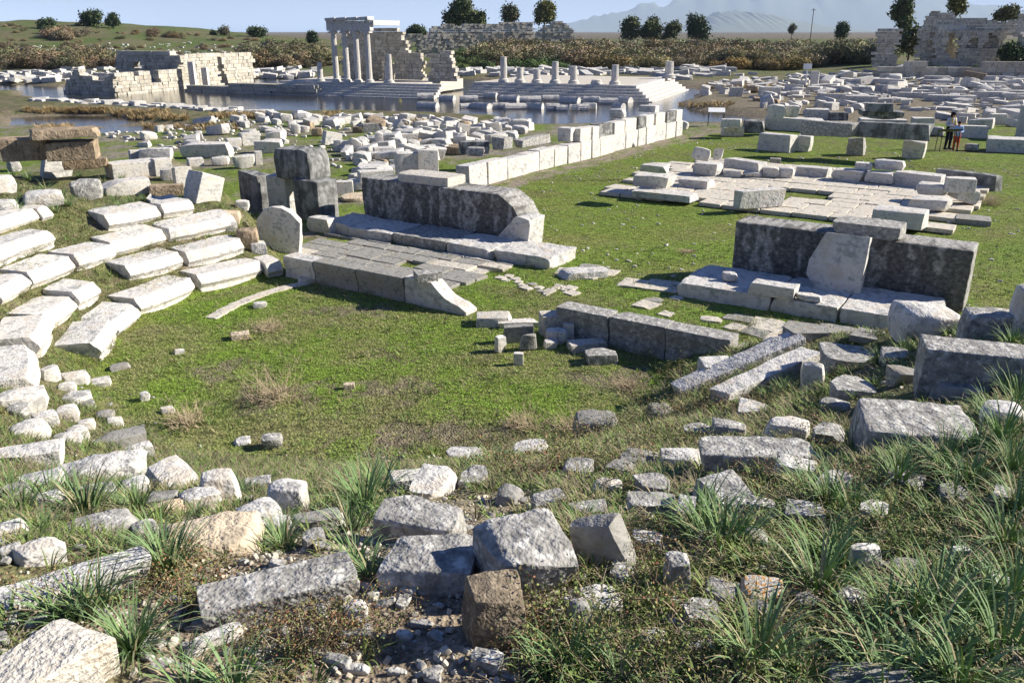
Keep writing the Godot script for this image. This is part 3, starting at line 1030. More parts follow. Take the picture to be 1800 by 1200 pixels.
# a stone whose outline fills the box x0,y0..x1,y1 of the view, standing on the ground (or on height "on")
func put(r: Array, sd: int) -> Node3D:
	var o: Dictionary = r[10] if r.size() > 10 else {}
	var cx: float = (r[2] + r[4]) * 0.5
	var near := at(cx, r[5], o.on) if o.has("on") else hit(cx, r[5])
	var d := near - Vector3(0, EYE, 0)
	var depth := -d.y * sp + -d.z * cp
	var s := depth / F
	var dep := atan2(-d.y, Vector2(d.x, d.z).length())
	var bearing := atan2(d.x, -d.z)
	var yaw: float = deg_to_rad(r[7]) if not o.has("g") else GRID + bearing + deg_to_rad(r[7])
	var W: float = (r[4] - r[2]) * s
	var dz: float = r[6] * W
	var total: float = (r[5] - r[3]) * s
	var w := 0.0
	var fd := 0.0
	var h := 0.0
	for k in 6:
		w = maxf((W - dz * absf(sin(yaw))) / cos(yaw), 0.3 * W)
		fd = w * absf(sin(yaw)) + dz * cos(yaw)
		h = (total - fd * sin(dep)) / cos(dep)
		if h > 0.12 * W or h > 0.4 * total: break
		dz *= 0.75
	if r[8] == "s":
		h = minf(0.13 * W, 0.4 * total)
		fd = minf((total - h * cos(dep)) / sin(dep), 1.25 * W)
		dz = maxf((fd - w * absf(sin(yaw))) / cos(yaw), 0.35 * W)
	h = maxf(h, maxf(0.06, 0.1 * W))
	var fw := Vector2(sin(bearing), -cos(bearing)) * fd * 0.5
	var c := Vector3(near.x + fw.x, 0, near.z + fw.y)
	var base := near.y
	if not o.has("on"):
		for e in [[0, 0], [1, 0], [-1, 0], [0, 1], [0, -1]]: base = minf(base, hgt(c.x + e[0] * W * 0.4, c.z + e[1] * fd * 0.4))
		base -= 0.02 + 0.04 * h
	var top := near.y + h
	h = top - base
	var px := clampf((r[4] - r[2]) / 11.0, 5.0, 20.0)
	var py := clampf((r[5] - r[3]) / 11.0, 4.0, 16.0)
	var look: Dictionary = KIND[r[8]].duplicate()
	look.merge(o, true)
	var mesh := stone(Vector3(w, h, dz) * 0.5, sd, Vector3i(int(px), int(py), int(maxf(py * 0.7, 4.0))), look)
	var b := mi(r[0], mesh, M[r[9]])
	b.position = Vector3(c.x, base + h * 0.5, c.z)
	b.rotation = Vector3(deg_to_rad(o.get("tx", 0.0)), yaw - bearing, deg_to_rad(o.get("tz", 0.0)))
	var words: PackedStringArray = String(r[0]).split("_")
	marks.append([b.position, r[1], maxf(W, fd) * 0.55])
	tag(b, r[1], "stone " + words[-1] if words[-1] in ["block", "slab", "fragment", "beam", "post"] else words[-1], "rocks tumbled on the bank" if r[0] == "bank_rock" else "")
	return b
var marks: Array = []
func beside(p: Vector3) -> String:
	var best := 1e9
	var say := ""
	for m in marks:
		var d: float = p.distance_squared_to(m[0])
		if d < best and String(m[1]).split(" ").size() < 12 and not String(m[1]).contains(" by the "):
			best = d
			say = m[1]
	return say
func beside_row(rows: Array, x: float, y: float) -> String:
	var best := 1e9
	var say := ""
	for r in rows:
		if r[0] == "bank_rock" or String(r[1]).split(" ").size() > 10: continue
		var d := Vector2((r[2] + r[4]) * 0.5 - x, (r[3] + r[5]) * 0.5 - y).length()
		if d < best:
			best = d
			say = r[1]
	return say
func listed_stones() -> void:
	var rows := [
	# --- bottom of the view
	["tooled_block", "big pale tooled marble block cut off by the bottom left corner", -170, 1097, 236, 1330, 0.6, 24, "b", "tooled", {"planes": [[0.75, 0.55, 0.0, 1.12]]}],
	["lichened_block", "long grey lichened block facing the viewer beside bare soil", 362, 985, 636, 1092, 0.34, 4, "b", "lichen", {}],
	["weathered_block", "long low weathered block behind grass tufts at left edge", -30, 985, 272, 1068, 0.35, 3, "w", "marble"],
	["marble_chip", "small white triangular chip lying on the bare soil", 345, 1090, 440, 1142, 0.6, 20, "f", "bright"],
	["buff_rock", "rounded buff rock peeping up at the bottom edge", 250, 1168, 332, 1225, 0.8, 10, "r", "buff"],
	["dark_block", "dark lichen spotted block overhanging the shaded hollow", 664, 916, 850, 1056, 0.75, -12, "w", "lichen", {"prof": [0.9, 1.0, 1.0, 1.0, 0.97]}],
	["grey_slab", "broad grey slab dappled with leaf shadow behind the dark block", 634, 842, 872, 972, 0.85, -24, "s", "lichen"],
	["grey_slab", "narrow pale slab tapering up towards the lawn", 706, 794, 815, 880, 0.9, -20, "s", "marble"],
	["grey_slab", "thin slab end lying flat above the tapering pale slab", 775, 776, 852, 818, 0.85, -10, "s", "marble"],
	["wedge_block", "large wedge shaped lichened block with pale slanting top, bottom centre", 822, 872, 1020, 1072, 0.8, 20, "w", "lichen", {"tx": 10.0, "planes": [[0.7, -0.75, 0.25, 0.72]], "cuts": 5}],
	["brown_rock", "tall brown rock standing under the wedge shaped block", 806, 1000, 925, 1156, 0.7, 15, "w", "brown", {"skew": 0.3}],
	["tilted_slab", "steeply tilted pale slab right of the wedge shaped block", 1000, 888, 1112, 1006, 0.45, -20, "w", "slate", {"tz": 24.0}],
	["grey_slab", "small flat slab tucked behind the wedge block among grass", 990, 872, 1082, 922, 0.9, 10, "s", "lichen"],
	["white_rock", "jagged white rock under brambles below the tilted slab", 1005, 1014, 1106, 1092, 0.7, 18, "r", "bright"],
	["white_rock", "small pale rock wedged right of the tall brown rock", 985, 1040, 1046, 1118, 0.7, 30, "r", "slate"],
	["marble_post", "short upright broken stone half hidden in brambles", 1156, 962, 1212, 1052, 0.8, 20, "w", "lichen"],
	["white_rock", "rounded white rock just left of the orange lichened rock", 1230, 1014, 1306, 1072, 0.8, -15, "r", "slate"],
	["orange_rock", "round rock crusted with orange lichen at lower right", 1294, 1000, 1380, 1068, 0.8, 10, "r", "orange", {"deep": 0.2, "ball": 0.4}],
	["white_rock", "little flat rock in front of the orange lichened rock", 1304, 1062, 1352, 1092, 0.8, 0, "r", "slate"],
	["grey_slab", "grey slab on edge below the two rounded rocks", 1178, 1054, 1284, 1114, 0.85, 6, "s", "lichen"],
	["white_rock", "pale pointed rock right of the orange lichened rock", 1384, 1028, 1440, 1086, 0.7, 25, "f", "slate"],
	["white_rock", "big pale rock cut by the bottom edge at right", 1436, 1140, 1612, 1270, 0.7, 12, "r", "slate"],
	["marble_chip", "white wedge chip stuck upright in the grassy slope", 1660, 944, 1708, 998, 0.5, 30, "f", "bright"],
	["marble_chip", "long thin chip half sunk in grass at lower right", 1484, 940, 1548, 1012, 0.4, 35, "f", "marble"],
	["marble_chip", "flat pale chip near the right edge in grass", 1740, 1008, 1784, 1044, 0.8, 0, "f", "marble"],
	["cracked_block", "large cracked grey block with pale right end in tall grass", 1478, 680, 1718, 806, 0.62, 20, "w", "lichen", {"cuts": 7, "deep": 0.16, "skew": 0.14}],
	["round_slab", "flat roundish slab behind the large cracked block", 1636, 660, 1738, 702, 0.85, 0, "r", "slate"],
	["long_block", "long block with pale top and dark shaded front, right edge", 1604, 584, 1900, 690, 0.28, 12, "b", "lichen"],
	["pale_boulder", "boulder with a bright broken top below the black blocks", 1554, 512, 1692, 600, 0.75, 20, "r", "marble", {"deep": 0.22}],
	["dark_block", "shaded block between the boulder and the right edge", 1672, 528, 1790, 606, 0.6, 15, "w", "lichen"],
	["pale_block", "pale block standing at the right edge above the long block", 1766, 488, 1850, 596, 0.7, 20, "w", "marble"],
	["grey_slab", "broad flat slab above the tall grass, beside the beams", 1422, 590, 1548, 656, 0.85, 15, "s", "lichen"],
	["white_rock", "small white rock standing in tall grass under the flat slab", 1404, 628, 1446, 684, 0.6, 0, "r", "bright"],
	["grey_slab", "flat slab lying in weeds above the cracked block", 1448, 652, 1548, 704, 0.9, 15, "s", "lichen"],
	["fluted_slab", "grey slab with long grooves near the shaded kerb", 1376, 564, 1482, 602, 0.5, 24, "b", "slate"],
	["buff_fragment", "cream broken piece lying on the end of the beams", 1362, 578, 1424, 608, 0.5, -10, "w", "cream"],
	["grey_slab", "wide cracked slab lying in brambles right of centre", 1222, 750, 1440, 838, 0.85, 14, "s", "lichen", {"deep": 0.12}],
	["white_rock", "lumpy white rock above the wide cracked slab", 1342, 720, 1418, 778, 0.8, 0, "r", "bright"],
	["grey_slab", "slab with a broken pale edge sloping through the brambles", 1196, 808, 1344, 912, 0.85, 30, "s", "lichen"],
	["white_rock", "white rock at the edge of the lawn among dry stems", 1004, 712, 1086, 768, 0.8, 0, "r", "slate"],
	["dark_rock", "dark and white rock in shade left of the lumpy white one", 1246, 730, 1306, 778, 0.8, 0, "r", "lichen"],
	["grey_slab", "slab end under leaning grass behind the tilted slab", 1096, 858, 1206, 910, 0.85, 10, "s", "lichen"],
	["white_rock", "pale rock lying low beyond the brambles, centre right", 1086, 780, 1160, 826, 0.8, 0, "r", "slate"],
	["small_block", "small squared block with shaded front below the dark wall", 1222, 620, 1292, 668, 0.8, 18, "b", "marble"],
	# --- lower left
	["cream_rock", "large smooth cream rock above the lichened block", 277, 888, 470, 988, 0.6, -6, "r", "cream", {"deep": 0.2, "mat": 1}],
	["grey_rock", "low grey rock under the tufts left of the cream rock", 118, 888, 244, 944, 0.6, 0, "r", "lichen"],
	["grey_rock", "pointed rock behind the long weathered block at left", 35, 932, 118, 996, 0.6, 10, "r", "marble"],
	["grey_rock", "flat rock at the left edge under big tufts", -10, 912, 50, 944, 0.7, 0, "r", "marble"],
	["pale_rock", "right hand pale rock of the group before the lawn", 470, 826, 550, 904, 0.8, -15, "r", "marble", {"deep": 0.24}],
	["pale_rock", "tipped pale rock with a hollow, left of its neighbour", 410, 862, 508, 926, 0.7, 20, "r", "marble"],
	["pale_rock", "upright pale rock behind the dark tuft", 350, 820, 424, 884, 0.6, 0, "r", "marble"],
	["pale_rock", "low rounded rock in front of the upright pale one", 314, 844, 394, 896, 0.7, 10, "r", "marble"],
	["pale_rock", "small rock joining the cream rock on its upper left", 272, 874, 332, 904, 0.8, 0, "r", "cream"],
	["grey_slab", "triangular tilted grey slab above the cream rock", 250, 794, 360, 864, 0.85, 15, "f", "marble", {"deep": 0.25}],
	["wide_rock", "wide layered rock with leafy shade at far left middle", 100, 784, 262, 850, 0.6, -6, "r", "marble", {"deep": 0.2}],
	["pale_slab", "broad pale slab reaching the left edge below rubble", -20, 768, 118, 818, 0.85, -8, "s", "marble"],
	["grey_slab", "smooth flat grey slab beside the small white stone", 156, 744, 268, 788, 0.85, 12, "s", "slate"],
	["grey_slab", "thin slab lying just below the smooth flat one", 202, 774, 280, 802, 0.85, 10, "s", "marble"],
	["shaded_slab", "blue grey slab in shade left of the dark tuft", 514, 890, 606, 936, 0.85, 6, "s", "slate"],
	["grey_rock", "small dark rock on the lawn above the pale rocks", 462, 758, 498, 790, 0.8, 0, "r", "lichen"],
	["marble_chip", "pale chip on the lawn left of the small dark rock", 412, 766, 442, 784, 0.8, 0, "f", "marble"],
	["white_rock", "little white stone on the smooth grey slab's far side", 189, 730, 215, 749, 0.8, 0, "r", "bright"],
	["marble_chip", "white chip alone on the lawn at left", 284, 712, 306, 728, 0.8, 0, "f", "bright"],
	["grey_rock", "small pointed stone beside the dry grey bush", 246, 686, 264, 706, 0.8, 0, "r", "marble"],
	["rubble_rock", "big white rock in the rubble at the left edge", 6, 672, 90, 726, 0.8, 0, "r", "bright"],
	["rubble_rock", "bluish white angular rock right of the big rubble rock", 106, 678, 172, 714, 0.7, 15, "f", "marble"],
	["rubble_rock", "squarish white rock below the bluish angular one", 103, 704, 140, 740, 0.8, 0, "r", "bright"],
	["rubble_rock", "long white rock slanting below the big rubble rock", 12, 730, 90, 774, 0.7, 10, "r", "bright"],
	["rubble_rock", "rounded rock of the pair above the broad pale slab", 92, 752, 146, 784, 0.8, 0, "r", "marble"],
	["rubble_rock", "rock leaning on the rounded one above the pale slab", 114, 740, 160, 774, 0.8, 20, "r", "bright"],
	["rubble_rock", "small top rock of the pile by the smooth grey slab", 137, 734, 167, 754, 0.8, 0, "r", "bright"],
	["rubble_rock", "flat grey rock under the end of the second seat row", 4, 628, 46, 652, 0.8, 0, "w", "slate"],
	["rubble_rock", "pale angular rock below the end of the lowest seats", 66, 636, 108, 672, 0.7, 20, "f", "bright"],
	["rubble_rock", "oval white rock on the grass below the seats", 111, 648, 157, 676, 0.8, 0, "r", "bright"],
	["rubble_rock", "little white rock touching the oval one", 102, 666, 136, 688, 0.8, 0, "r", "bright"],
	["rubble_rock", "low ribbed rock at the left edge above the big one", -8, 646, 66, 680, 0.7, 0, "r", "marble"],
	["rubble_rock", "flat white rock edging the lawn below the seats", 158, 660, 200, 682, 0.8, 0, "f", "bright"],
	["marble_chip", "flat grey chip on the lawn near the lowest seats", 196, 636, 228, 652, 0.8, 0, "f", "slate"],
	["small_block", "small block casting a dark shadow on the lawn by dry tuft", 407, 581, 439, 598, 0.7, 0, "b", "cream"],
	["marble_chip", "white chip near the feet of the lowest seats", 306, 611, 326, 623, 0.8, 0, "f", "bright"],
	["marble_chip", "small pale stone by the right end of the lowest seats", 446, 527, 470, 542, 0.8, 0, "f", "bright"],
	["small_block", "lone pinkish white stone in the middle of the orchestra lawn", 604, 671, 624, 686, 0.7, 0, "b", "cream"],
	["pale_rock", "flat pale rock below the cream rock's right end", 470, 900, 520, 935, 0.8, 0, "r", "marble"],
	["grey_rock", "half buried rock left of the pointed one at lower left", 0, 950, 40, 985, 0.8, 0, "r", "lichen"],
	["grey_rock", "grey rock between the low grey rock and the cream rock", 232, 905, 285, 950, 0.8, 12, "r", "lichen"],
	["wide_rock", "layered rock ledge under the wide rock at far left", 30, 820, 130, 862, 0.7, -5, "s", "marble"],
	["pale_rock", "pale rock touching the triangular grey slab's left foot", 215, 832, 262, 868, 0.8, 0, "r", "marble"],
	["white_rock", "bright rock in weeds below the broken edged slab", 1310, 870, 1362, 912, 0.8, 0, "r", "marble"],
	["grey_slab", "low slab sunk in grass left of the cracked block", 1420, 735, 1490, 782, 0.9, 10, "s", "lichen"],
	["white_rock", "pale rock among brambles above the small flat slab", 1040, 835, 1092, 872, 0.8, 0, "r", "marble"],
	["white_rock", "small white rock low in the tangle at bottom centre", 1120, 1105, 1172, 1145, 0.8, 0, "r", "marble"],
	["white_rock", "pale stone showing at the tangle's lower edge", 1205, 1120, 1260, 1162, 0.8, 10, "r", "marble"],
	# --- broken pieces on the orchestra lawn
	["carved_beam", "rough topped marble beam lying above the heap of pieces", 944, 535, 1048, 596, 0.35, 17, "b", "tooled"],
	["broken_piece", "left pale flat piece of the heap on the lawn", 838, 545, 902, 576, 0.7, 0, "w", "tooled"],
	["broken_piece", "white flat piece behind the upright ones in the heap", 868, 556, 948, 580, 0.6, 8, "w", "bright"],
	["broken_piece", "grey upright square piece in the heap on the lawn", 884, 567, 938, 604, 0.3, 8, "b", "slate"],
	["broken_piece", "narrow curved upright piece at the heap's left end", 866, 582, 892, 622, 0.5, 30, "f", "bright"],
	["broken_piece", "pointed grey piece in the middle of the heap", 912, 580, 948, 618, 0.5, 10, "f", "slate"],
	["broken_piece", "thin white upright sliver in the heap", 989, 566, 1009, 600, 0.5, 0, "b", "bright"],
	["broken_piece", "small white lump behind the long ridged piece", 958, 574, 1000, 606, 0.6, 0, "r", "bright"],
	["broken_piece", "long ridged piece slanting at the heap's right side", 988, 588, 1070, 624, 0.4, 22, "w", "tooled"],
	["broken_piece", "rough grey quarter slab in front of the heap", 1022, 605, 1086, 646, 0.7, 14, "w", "lichen"],
	["broken_piece", "tiny white upright piece apart in front of the heap", 903, 618, 920, 642, 0.6, 0, "b", "bright"],
	["broken_piece", "little wedge between the pointed and ridged pieces", 950, 592, 984, 616, 0.6, 20, "f", "bright"],
	["cut_stone", "dark squared stone set on the stage wall's curved end", 726, 471, 772, 498, 0.7, 12, "b", "lichen", {"on": 0.5}],
	["pale_boulder", "rounded pale boulder at the left end of the stage wall", 510, 454, 566, 488, 0.8, 0, "r", "marble", {"deep": 0.2}],
	["flat_stone", "flat stone at the foot of the rounded pale boulder", 512, 480, 582, 500, 0.85, 10, "s", "paving"],
	["cracked_slab", "cracked flat slab at the right end of the left kerb", 968, 462, 1080, 496, 0.85, 20, "s", "marble"],
	# --- bank at the left
	["buff_block", "top slab of the brown stone stack at left", 50, 220, 171, 246, 0.5, -6, "w", "buff", {"on": 2.5}],
	["buff_block", "left dark block of the brown stack's middle course", 8, 238, 92, 284, 0.6, -6, "b", "buff", {"on": 1.95}],
	["buff_block", "right layered block of the brown stack's middle course", 88, 243, 174, 284, 0.6, -6, "b", "buff", {"on": 1.93}],
	["buff_block", "lowest buff block under the right of the brown stack", 116, 272, 190, 300, 0.7, -6, "w", "buff", {"on": 1.55}],
	["column_drum", "small grey drum end in grass left of the brown stack", 10, 279, 40, 303, 0.9, 20, "r", "lichen", {"deep": 0.2}],
	["tilted_slab", "tilted white slab in grass below the brown stack", 78, 273, 128, 312, 0.35, 18, "b", "marble", {"tz": -14.0}],
	["pale_block", "pale block cut by the left edge below the brown stack", -30, 304, 30, 340, 0.6, 10, "w", "bright"],
	["grey_rock", "smooth rounded rock right of the tilted white slab", 128, 312, 180, 352, 0.7, 0, "r", "lichen"],
	["pale_rock", "rounded pale rock among tufts at the left bank", 48, 330, 110, 366, 0.8, 0, "r", "marble", {"deep": 0.2}],
	["pale_rock", "pale rock at the left edge under tufts", -12, 346, 30, 374, 0.8, 0, "r", "marble"],
	["white_block", "white slanting block with a stained face on the left bank", 180, 308, 272, 346, 0.5, 16, "w", "bright", {"planes": [[-0.7, 0.7, 0, 0.9]]}],
	["white_block", "large white block behind the slanting one on the left", 190, 277, 280, 312, 0.5, 14, "b", "bright"],
	["white_block", "upright white block at the large block's right end", 270, 276, 304, 310, 0.6, 14, "b", "bright"],
	["white_block", "white topped block lying behind the large white block", 246, 256, 308, 282, 0.5, -8, "w", "marble"],
	["white_block", "small white block left of the white topped one", 228, 262, 252, 281, 0.7, 10, "b", "bright"],
	["white_block", "low wedge of white stone among the left blocks", 282, 293, 327, 318, 0.6, 10, "f", "bright"],
	["white_block", "leaning white block with shaded side left of the tilted cube", 304, 288, 341, 330, 0.5, 18, "w", "bright"],
	["tilted_cube", "white cube tipped on its corner, left of the dark blocks", 328, 299, 394, 356, 0.7, 30, "b", "bright", {"tz": -20.0}],
	["buff_slab", "cream slab in shade below the leaning white block", 267, 320, 321, 344, 0.6, 0, "w", "buff"],
	["pale_slab", "long low slab at the top edge of the left bank", 256, 340, 322, 358, 0.85, 8, "s", "marble"],
	["white_block", "long white rough block beyond the left bank", 320, 247, 413, 280, 0.3, -16, "w", "bright"],
	["tilted_slab", "tilted white slab near the slender post", 410, 269, 452, 297, 0.5, 10, "f", "bright"],
	["marble_post", "slender white post left of the stacked dark blocks", 448, 265, 462, 290, 0.8, 10, "b", "bright"],
	["white_rock", "rounded white rock left of the slender post", 371, 272, 405, 292, 0.7, 0, "r", "bright"],
	["white_block", "squared white block on the grass by the rounded rock", 329, 276, 359, 293, 0.6, 12, "b", "bright"],
	["dark_block", "dark shaded block with a white end beyond the post", 421, 231, 459, 256, 0.5, 20, "b", "marble"],
	["white_block", "pale block left of the dark shaded block", 396, 241, 426, 259, 0.6, 8, "w", "bright"],
	["white_block", "white block behind the stacked dark blocks' left", 450, 243, 502, 270, 0.6, -10, "w", "bright"],
	["white_rock", "white rock at the foot of the left dark block", 416, 349, 439, 369, 0.7, 0, "r", "bright"],
	["buff_rock", "rounded buff boulder at the right end of the third seat row", 384, 366, 424, 392, 0.8, 0, "r", "cream"],
	["buff_rock", "buff boulder low at the end of the seats beside the stele", 416, 396, 456, 440, 0.8, 0, "r", "buff"],
	["buff_rock", "small pale boulder above the buff one at the seats' end", 392, 384, 420, 408, 0.8, 10, "r", "marble"],
	["pale_block", "low block end left of the stele's foot", 440, 420, 468, 446, 0.8, 0, "w", "marble"],
	# --- stacked dark blocks and the stele
	["dark_block", "dark upright block, leftmost under the stacked top block", 424, 292, 486, 372, 0.5, -20, "b", "crust", {"g": 1}],
	["marble_post", "white streaked pillar between the two dark upright blocks", 474, 303, 524, 380, 0.5, 0, "b", "marble", {"g": 1}],
	["pale_block", "upright block with dark left and bright right face", 520, 303, 598, 392, 0.6, 0, "b", "crust", {"g": 1}],
	["top_block", "big block lying on top of the upright blocks", 482, 249, 584, 322, 0.55, 4, "w", "crust", {"on": 1.06, "skew": 0.1, "deep": 0.15, "g": 1, "planes": [[0.75, 0.5, 0.0, 1.0]]}],
	["low_block", "low white block with rounded shoulder before the uprights", 534, 372, 606, 414, 0.5, 0, "w", "bright", {"g": 1}],
	["stele", "pale rough round topped slab standing by the stage paving", 454, 357, 537, 448, 0.3, -16, "w", "bright", {"prof": [0.72, 0.94, 1.0, 1.0, 0.93, 0.74], "cuts": 5, "deep": 0.12}],
	["grey_slab", "boat shaped slab resting on blocks behind the great block", 621, 273, 690, 306, 0.85, 4, "s", "marble", {"planes": [[-0.7, -0.75, 0, 0.85]]}],
	["white_block", "white block under the boat shaped slab", 628, 296, 696, 333, 0.4, 10, "b", "bright"],
	["white_block", "tall white block standing behind the long great block", 692, 263, 738, 320, 0.5, 10, "w", "bright"],
	["white_block", "second tall white block beside the first, behind great block", 732, 261, 773, 318, 0.5, 10, "b", "bright"],
	["cream_slab", "low cream slab on the ground behind the great block", 594, 334, 648, 356, 0.85, 8, "s", "cream"],
	["white_block", "white block left of the low cream slab", 588, 316, 622, 342, 0.6, 0, "b", "bright"],
	["grey_beam", "dark low beam beyond the boat shaped slab", 615, 266, 672, 280, 0.4, 6, "b", "marble"],
	["carved_block", "block with a small column base beyond the boat slab", 655, 256, 696, 276, 0.6, 10, "b", "marble"],
	["column_stub", "slender carved white column stub standing in the rubble", 658, 229, 676, 262, 0.8, 0, "w", "bright", {"prof": [0.9, 1.0, 0.9]}],
	["long_beam", "long white beam lying beyond the carved column stub", 696, 232, 756, 250, 0.3, 14, "b", "bright"],
	["cone_rock", "blunt cone shaped white stone left of the column stub", 606, 236, 636, 268, 0.8, 0, "w", "bright", {"prof": [0.5, 1.0, 0.6]}],
	["fallen_slab", "long tilted slab left of the cone shaped stone", 566, 230, 602, 256, 0.4, 30, "b", "marble", {"tz": -12.0}],
	["marble_post", "short round topped post in front of the long tilted slab", 587, 245, 600, 266, 0.8, 0, "b", "bright"],
	["white_rock", "rock with shaded front alone on the far grass", 510, 216, 530, 236, 0.8, 15, "r", "marble"],
	["buff_rock", "buff boulder alone on the far grass", 547, 223, 567, 240, 0.8, 0, "r", "buff"],
	["carved_block", "carved grey block with a relief face near the water", 637, 216, 668, 233, 0.4, 6, "b", "lichen"],
	["buff_rock", "brown squared rock left of the carved grey block", 619, 221, 638, 234, 0.7, 0, "w", "brown"],
	["pyramid_rock", "large pyramid shaped white rock near the water", 686, 205, 724, 233, 0.8, 20, "f", "marble", {"prof": [0.35, 1.0, 0.5, 0.4]}],
	["veined_rock", "long boulder with reddish veins at the water's edge", 895, 208, 934, 227, 0.5, 6, "r", "marble", {"deep": 0.2}],
	["white_block", "squarish upright white rock left of the veined boulder", 881, 206, 898, 225, 0.8, 0, "r", "bright"],
	["white_block", "slanting white block in the rubble left of the wall", 800, 216, 825, 238, 0.4, 20, "b", "bright", {"tz": -16.0}],
	["white_block", "white block standing beside the slanting one", 824, 222, 846, 240, 0.6, 10, "w", "bright"],
	["white_block", "pointed white block right of the slanting one", 860, 212, 880, 234, 0.6, 10, "f", "bright"],
	["white_cone", "white stone like a bell in front of the long beam", 760, 224, 784, 246, 0.8, 0, "w", "bright", {"prof": [0.5, 1.0, 0.9, 0.5]}],
	["carved_block", "block with fluted side standing on the wall's near end", 806, 245, 862, 272, 0.4, 8, "b", "crust", {"on": 0.6}],
	["grey_block", "rough grey rounded block on the ashlar wall", 860, 237, 905, 266, 0.7, 0, "w", "lichen", {"on": 0.76, "g": 1}],
	["grey_beam", "long grey weathered beam lying on the ashlar wall", 900, 231, 980, 262, 0.3, 90, "w", "lichen", {"on": 0.76, "g": 1}],
	["dark_rock", "dark rough lump between the wall's first blocks", 820, 256, 852, 276, 0.7, 0, "r", "lichen", {"on": 0.72}],
	["white_block", "streaked white block on the wall beyond the grey beam", 979, 222, 1012, 250, 0.6, 0, "b", "bright", {"on": 0.77, "g": 1}],
	["carved_rock", "carved boulder lying on the far top of the wall", 1069, 189, 1104, 209, 0.5, -30, "r", "marble", {"on": 1.3}],
	["grey_block", "grey low block on the wall's far end", 1122, 184, 1158, 198, 0.5, -20, "b", "marble", {"on": 1.3}],
	["white_block", "block fallen just past the wall's far end", 1168, 206, 1194, 228, 0.6, 0, "b", "marble", {"g": 1}],
	["white_rock", "rock on the ground beyond the wall's far end", 1190, 212, 1210, 228, 0.8, 0, "r", "bright"],
	["white_rock", "pointed white rock standing before the wall's near end", 846, 282, 880, 304, 0.7, 10, "r", "bright"],
	["white_rock", "flat white rock on the path before the wall", 1090, 246, 1118, 258, 0.8, 0, "r", "bright"],
	["white_rock", "heap of white rock at the foot of the wall's middle", 1064, 243, 1092, 256, 0.8, 0, "r", "bright"],
	# --- on and round the platform
	["white_block", "rough white block on the platform's left corner, under another", 1107, 299, 1193, 333, 0.6, 6, "w", "bright", {"g": 1, "on": 0.3}],
	["upper_block", "grey topped block stacked on the platform's left corner block", 1121, 283, 1182, 306, 0.6, 4, "w", "marble", {"g": 1, "on": 0.95}],
	["step_block", "long low step block at the platform's left corner", 1106, 328, 1228, 356, 0.5, 0, "b", "marble", {"g": 1, "on": 0.1}],
	["step_block", "flat block with a tuft behind the left corner step", 1192, 309, 1256, 333, 0.6, 0, "b", "marble", {"g": 1, "on": 0.1}],
	["rim_block", "big block on the platform's far rim carrying two fragments", 1211, 280, 1275, 312, 0.6, -6, "w", "marble", {"g": 1, "on": 0.1}],
	["rim_block", "flat topped long block raised on small stones at the far rim", 1272, 276, 1348, 303, 0.35, -18, "b", "marble", {"on": 0.3, "g": 1}],
	["standing_fragment", "bright slanting fragment standing on the far rim block", 1216, 259, 1252, 285, 0.4, 10, "f", "bright", {"on": 0.8, "tz": -14.0}],
	["standing_fragment", "smaller upright fragment right of the bright slanting one", 1250, 259, 1270, 283, 0.5, 10, "f", "bright", {"on": 0.8}],
	["small_stone", "left round stone propping the raised rim block", 1272, 297, 1304, 313, 0.7, 0, "r", "marble", {"on": 0.1}],
	["small_stone", "right round stone propping the raised rim block", 1306, 298, 1342, 314, 0.7, 0, "r", "bright", {"on": 0.1}],
	["rim_rock", "rounded white rock at the far rim, left of a pair", 1340, 291, 1369, 314, 0.7, 0, "r", "bright", {"on": 0.1}],
	["rim_rock", "rounded white rock at the far rim, right of a pair", 1366, 291, 1396, 315, 0.7, 0, "r", "bright", {"on": 0.1}],
	["rim_block", "low slanting block on the far rim past the rounded pair", 1398, 290, 1458, 312, 0.4, 0, "b", "marble", {"g": 1, "on": 0.1}],
	["rim_block", "white worn block in the middle of the far rim", 1460, 291, 1523, 321, 0.6, -6, "w", "bright", {"g": 1, "on": 0.1}],
	["rim_block", "white worn block right of the middle of the far rim", 1516, 297, 1573, 326, 0.6, -6, "w", "bright", {"g": 1, "on": 0.1}],
	["rim_block", "grey sided long block towards the far rim's right", 1570, 299, 1656, 332, 0.4, -8, "b", "marble", {"g": 1, "on": 0.1}],
	["rim_block", "long dark sided block with bright end at the right corner", 1642, 297, 1752, 333, 0.2, -14, "b", "crust", {"g": 1}],
	["small_block", "small squared block on top of the far rim", 1503, 284, 1531, 299, 0.7, 0, "b", "bright", {"on": 0.5}],
	["small_stone", "heap stone on top of the far rim near the right", 1536, 278, 1590, 302, 0.6, 0, "r", "marble", {"on": 0.5}],
	["small_stone", "grey stone standing on the grass behind the far rim", 1353, 277, 1372, 292, 0.8, 0, "b", "slate"],
	["tipped_block", "white block tipped over the platform's right corner", 1664, 322, 1721, 358, 0.6, 30, "w", "bright", {"on": 0.2, "tz": -16.0}],
	["tipped_block", "ridged white block behind the tipped one", 1658, 309, 1712, 340, 0.5, 10, "b", "bright", {"on": 0.5}],
	["rim_rock", "white rounded lump left of the tipped block", 1608, 316, 1668, 347, 0.6, -10, "r", "bright", {"on": 0.3}],
	["rim_rock", "white lump with dark underside at the platform's right side", 1592, 341, 1668, 374, 0.6, -10, "w", "bright", {"on": 0.12}],
	["cornice_block", "moulded white cornice block lying on the platform's near side", 1534, 359, 1628, 404, 0.5, -4, "b", "bright", {"g": 1, "on": 0.12, "planes": [[0.0, 0.7, 0.7, 1.15]]}],
	["hollow_block", "long angled block lying alone on the platform paving", 1288, 324, 1377, 372, 0.25, 38, "b", "marble", {"on": 0.12, "cuts": 3}],
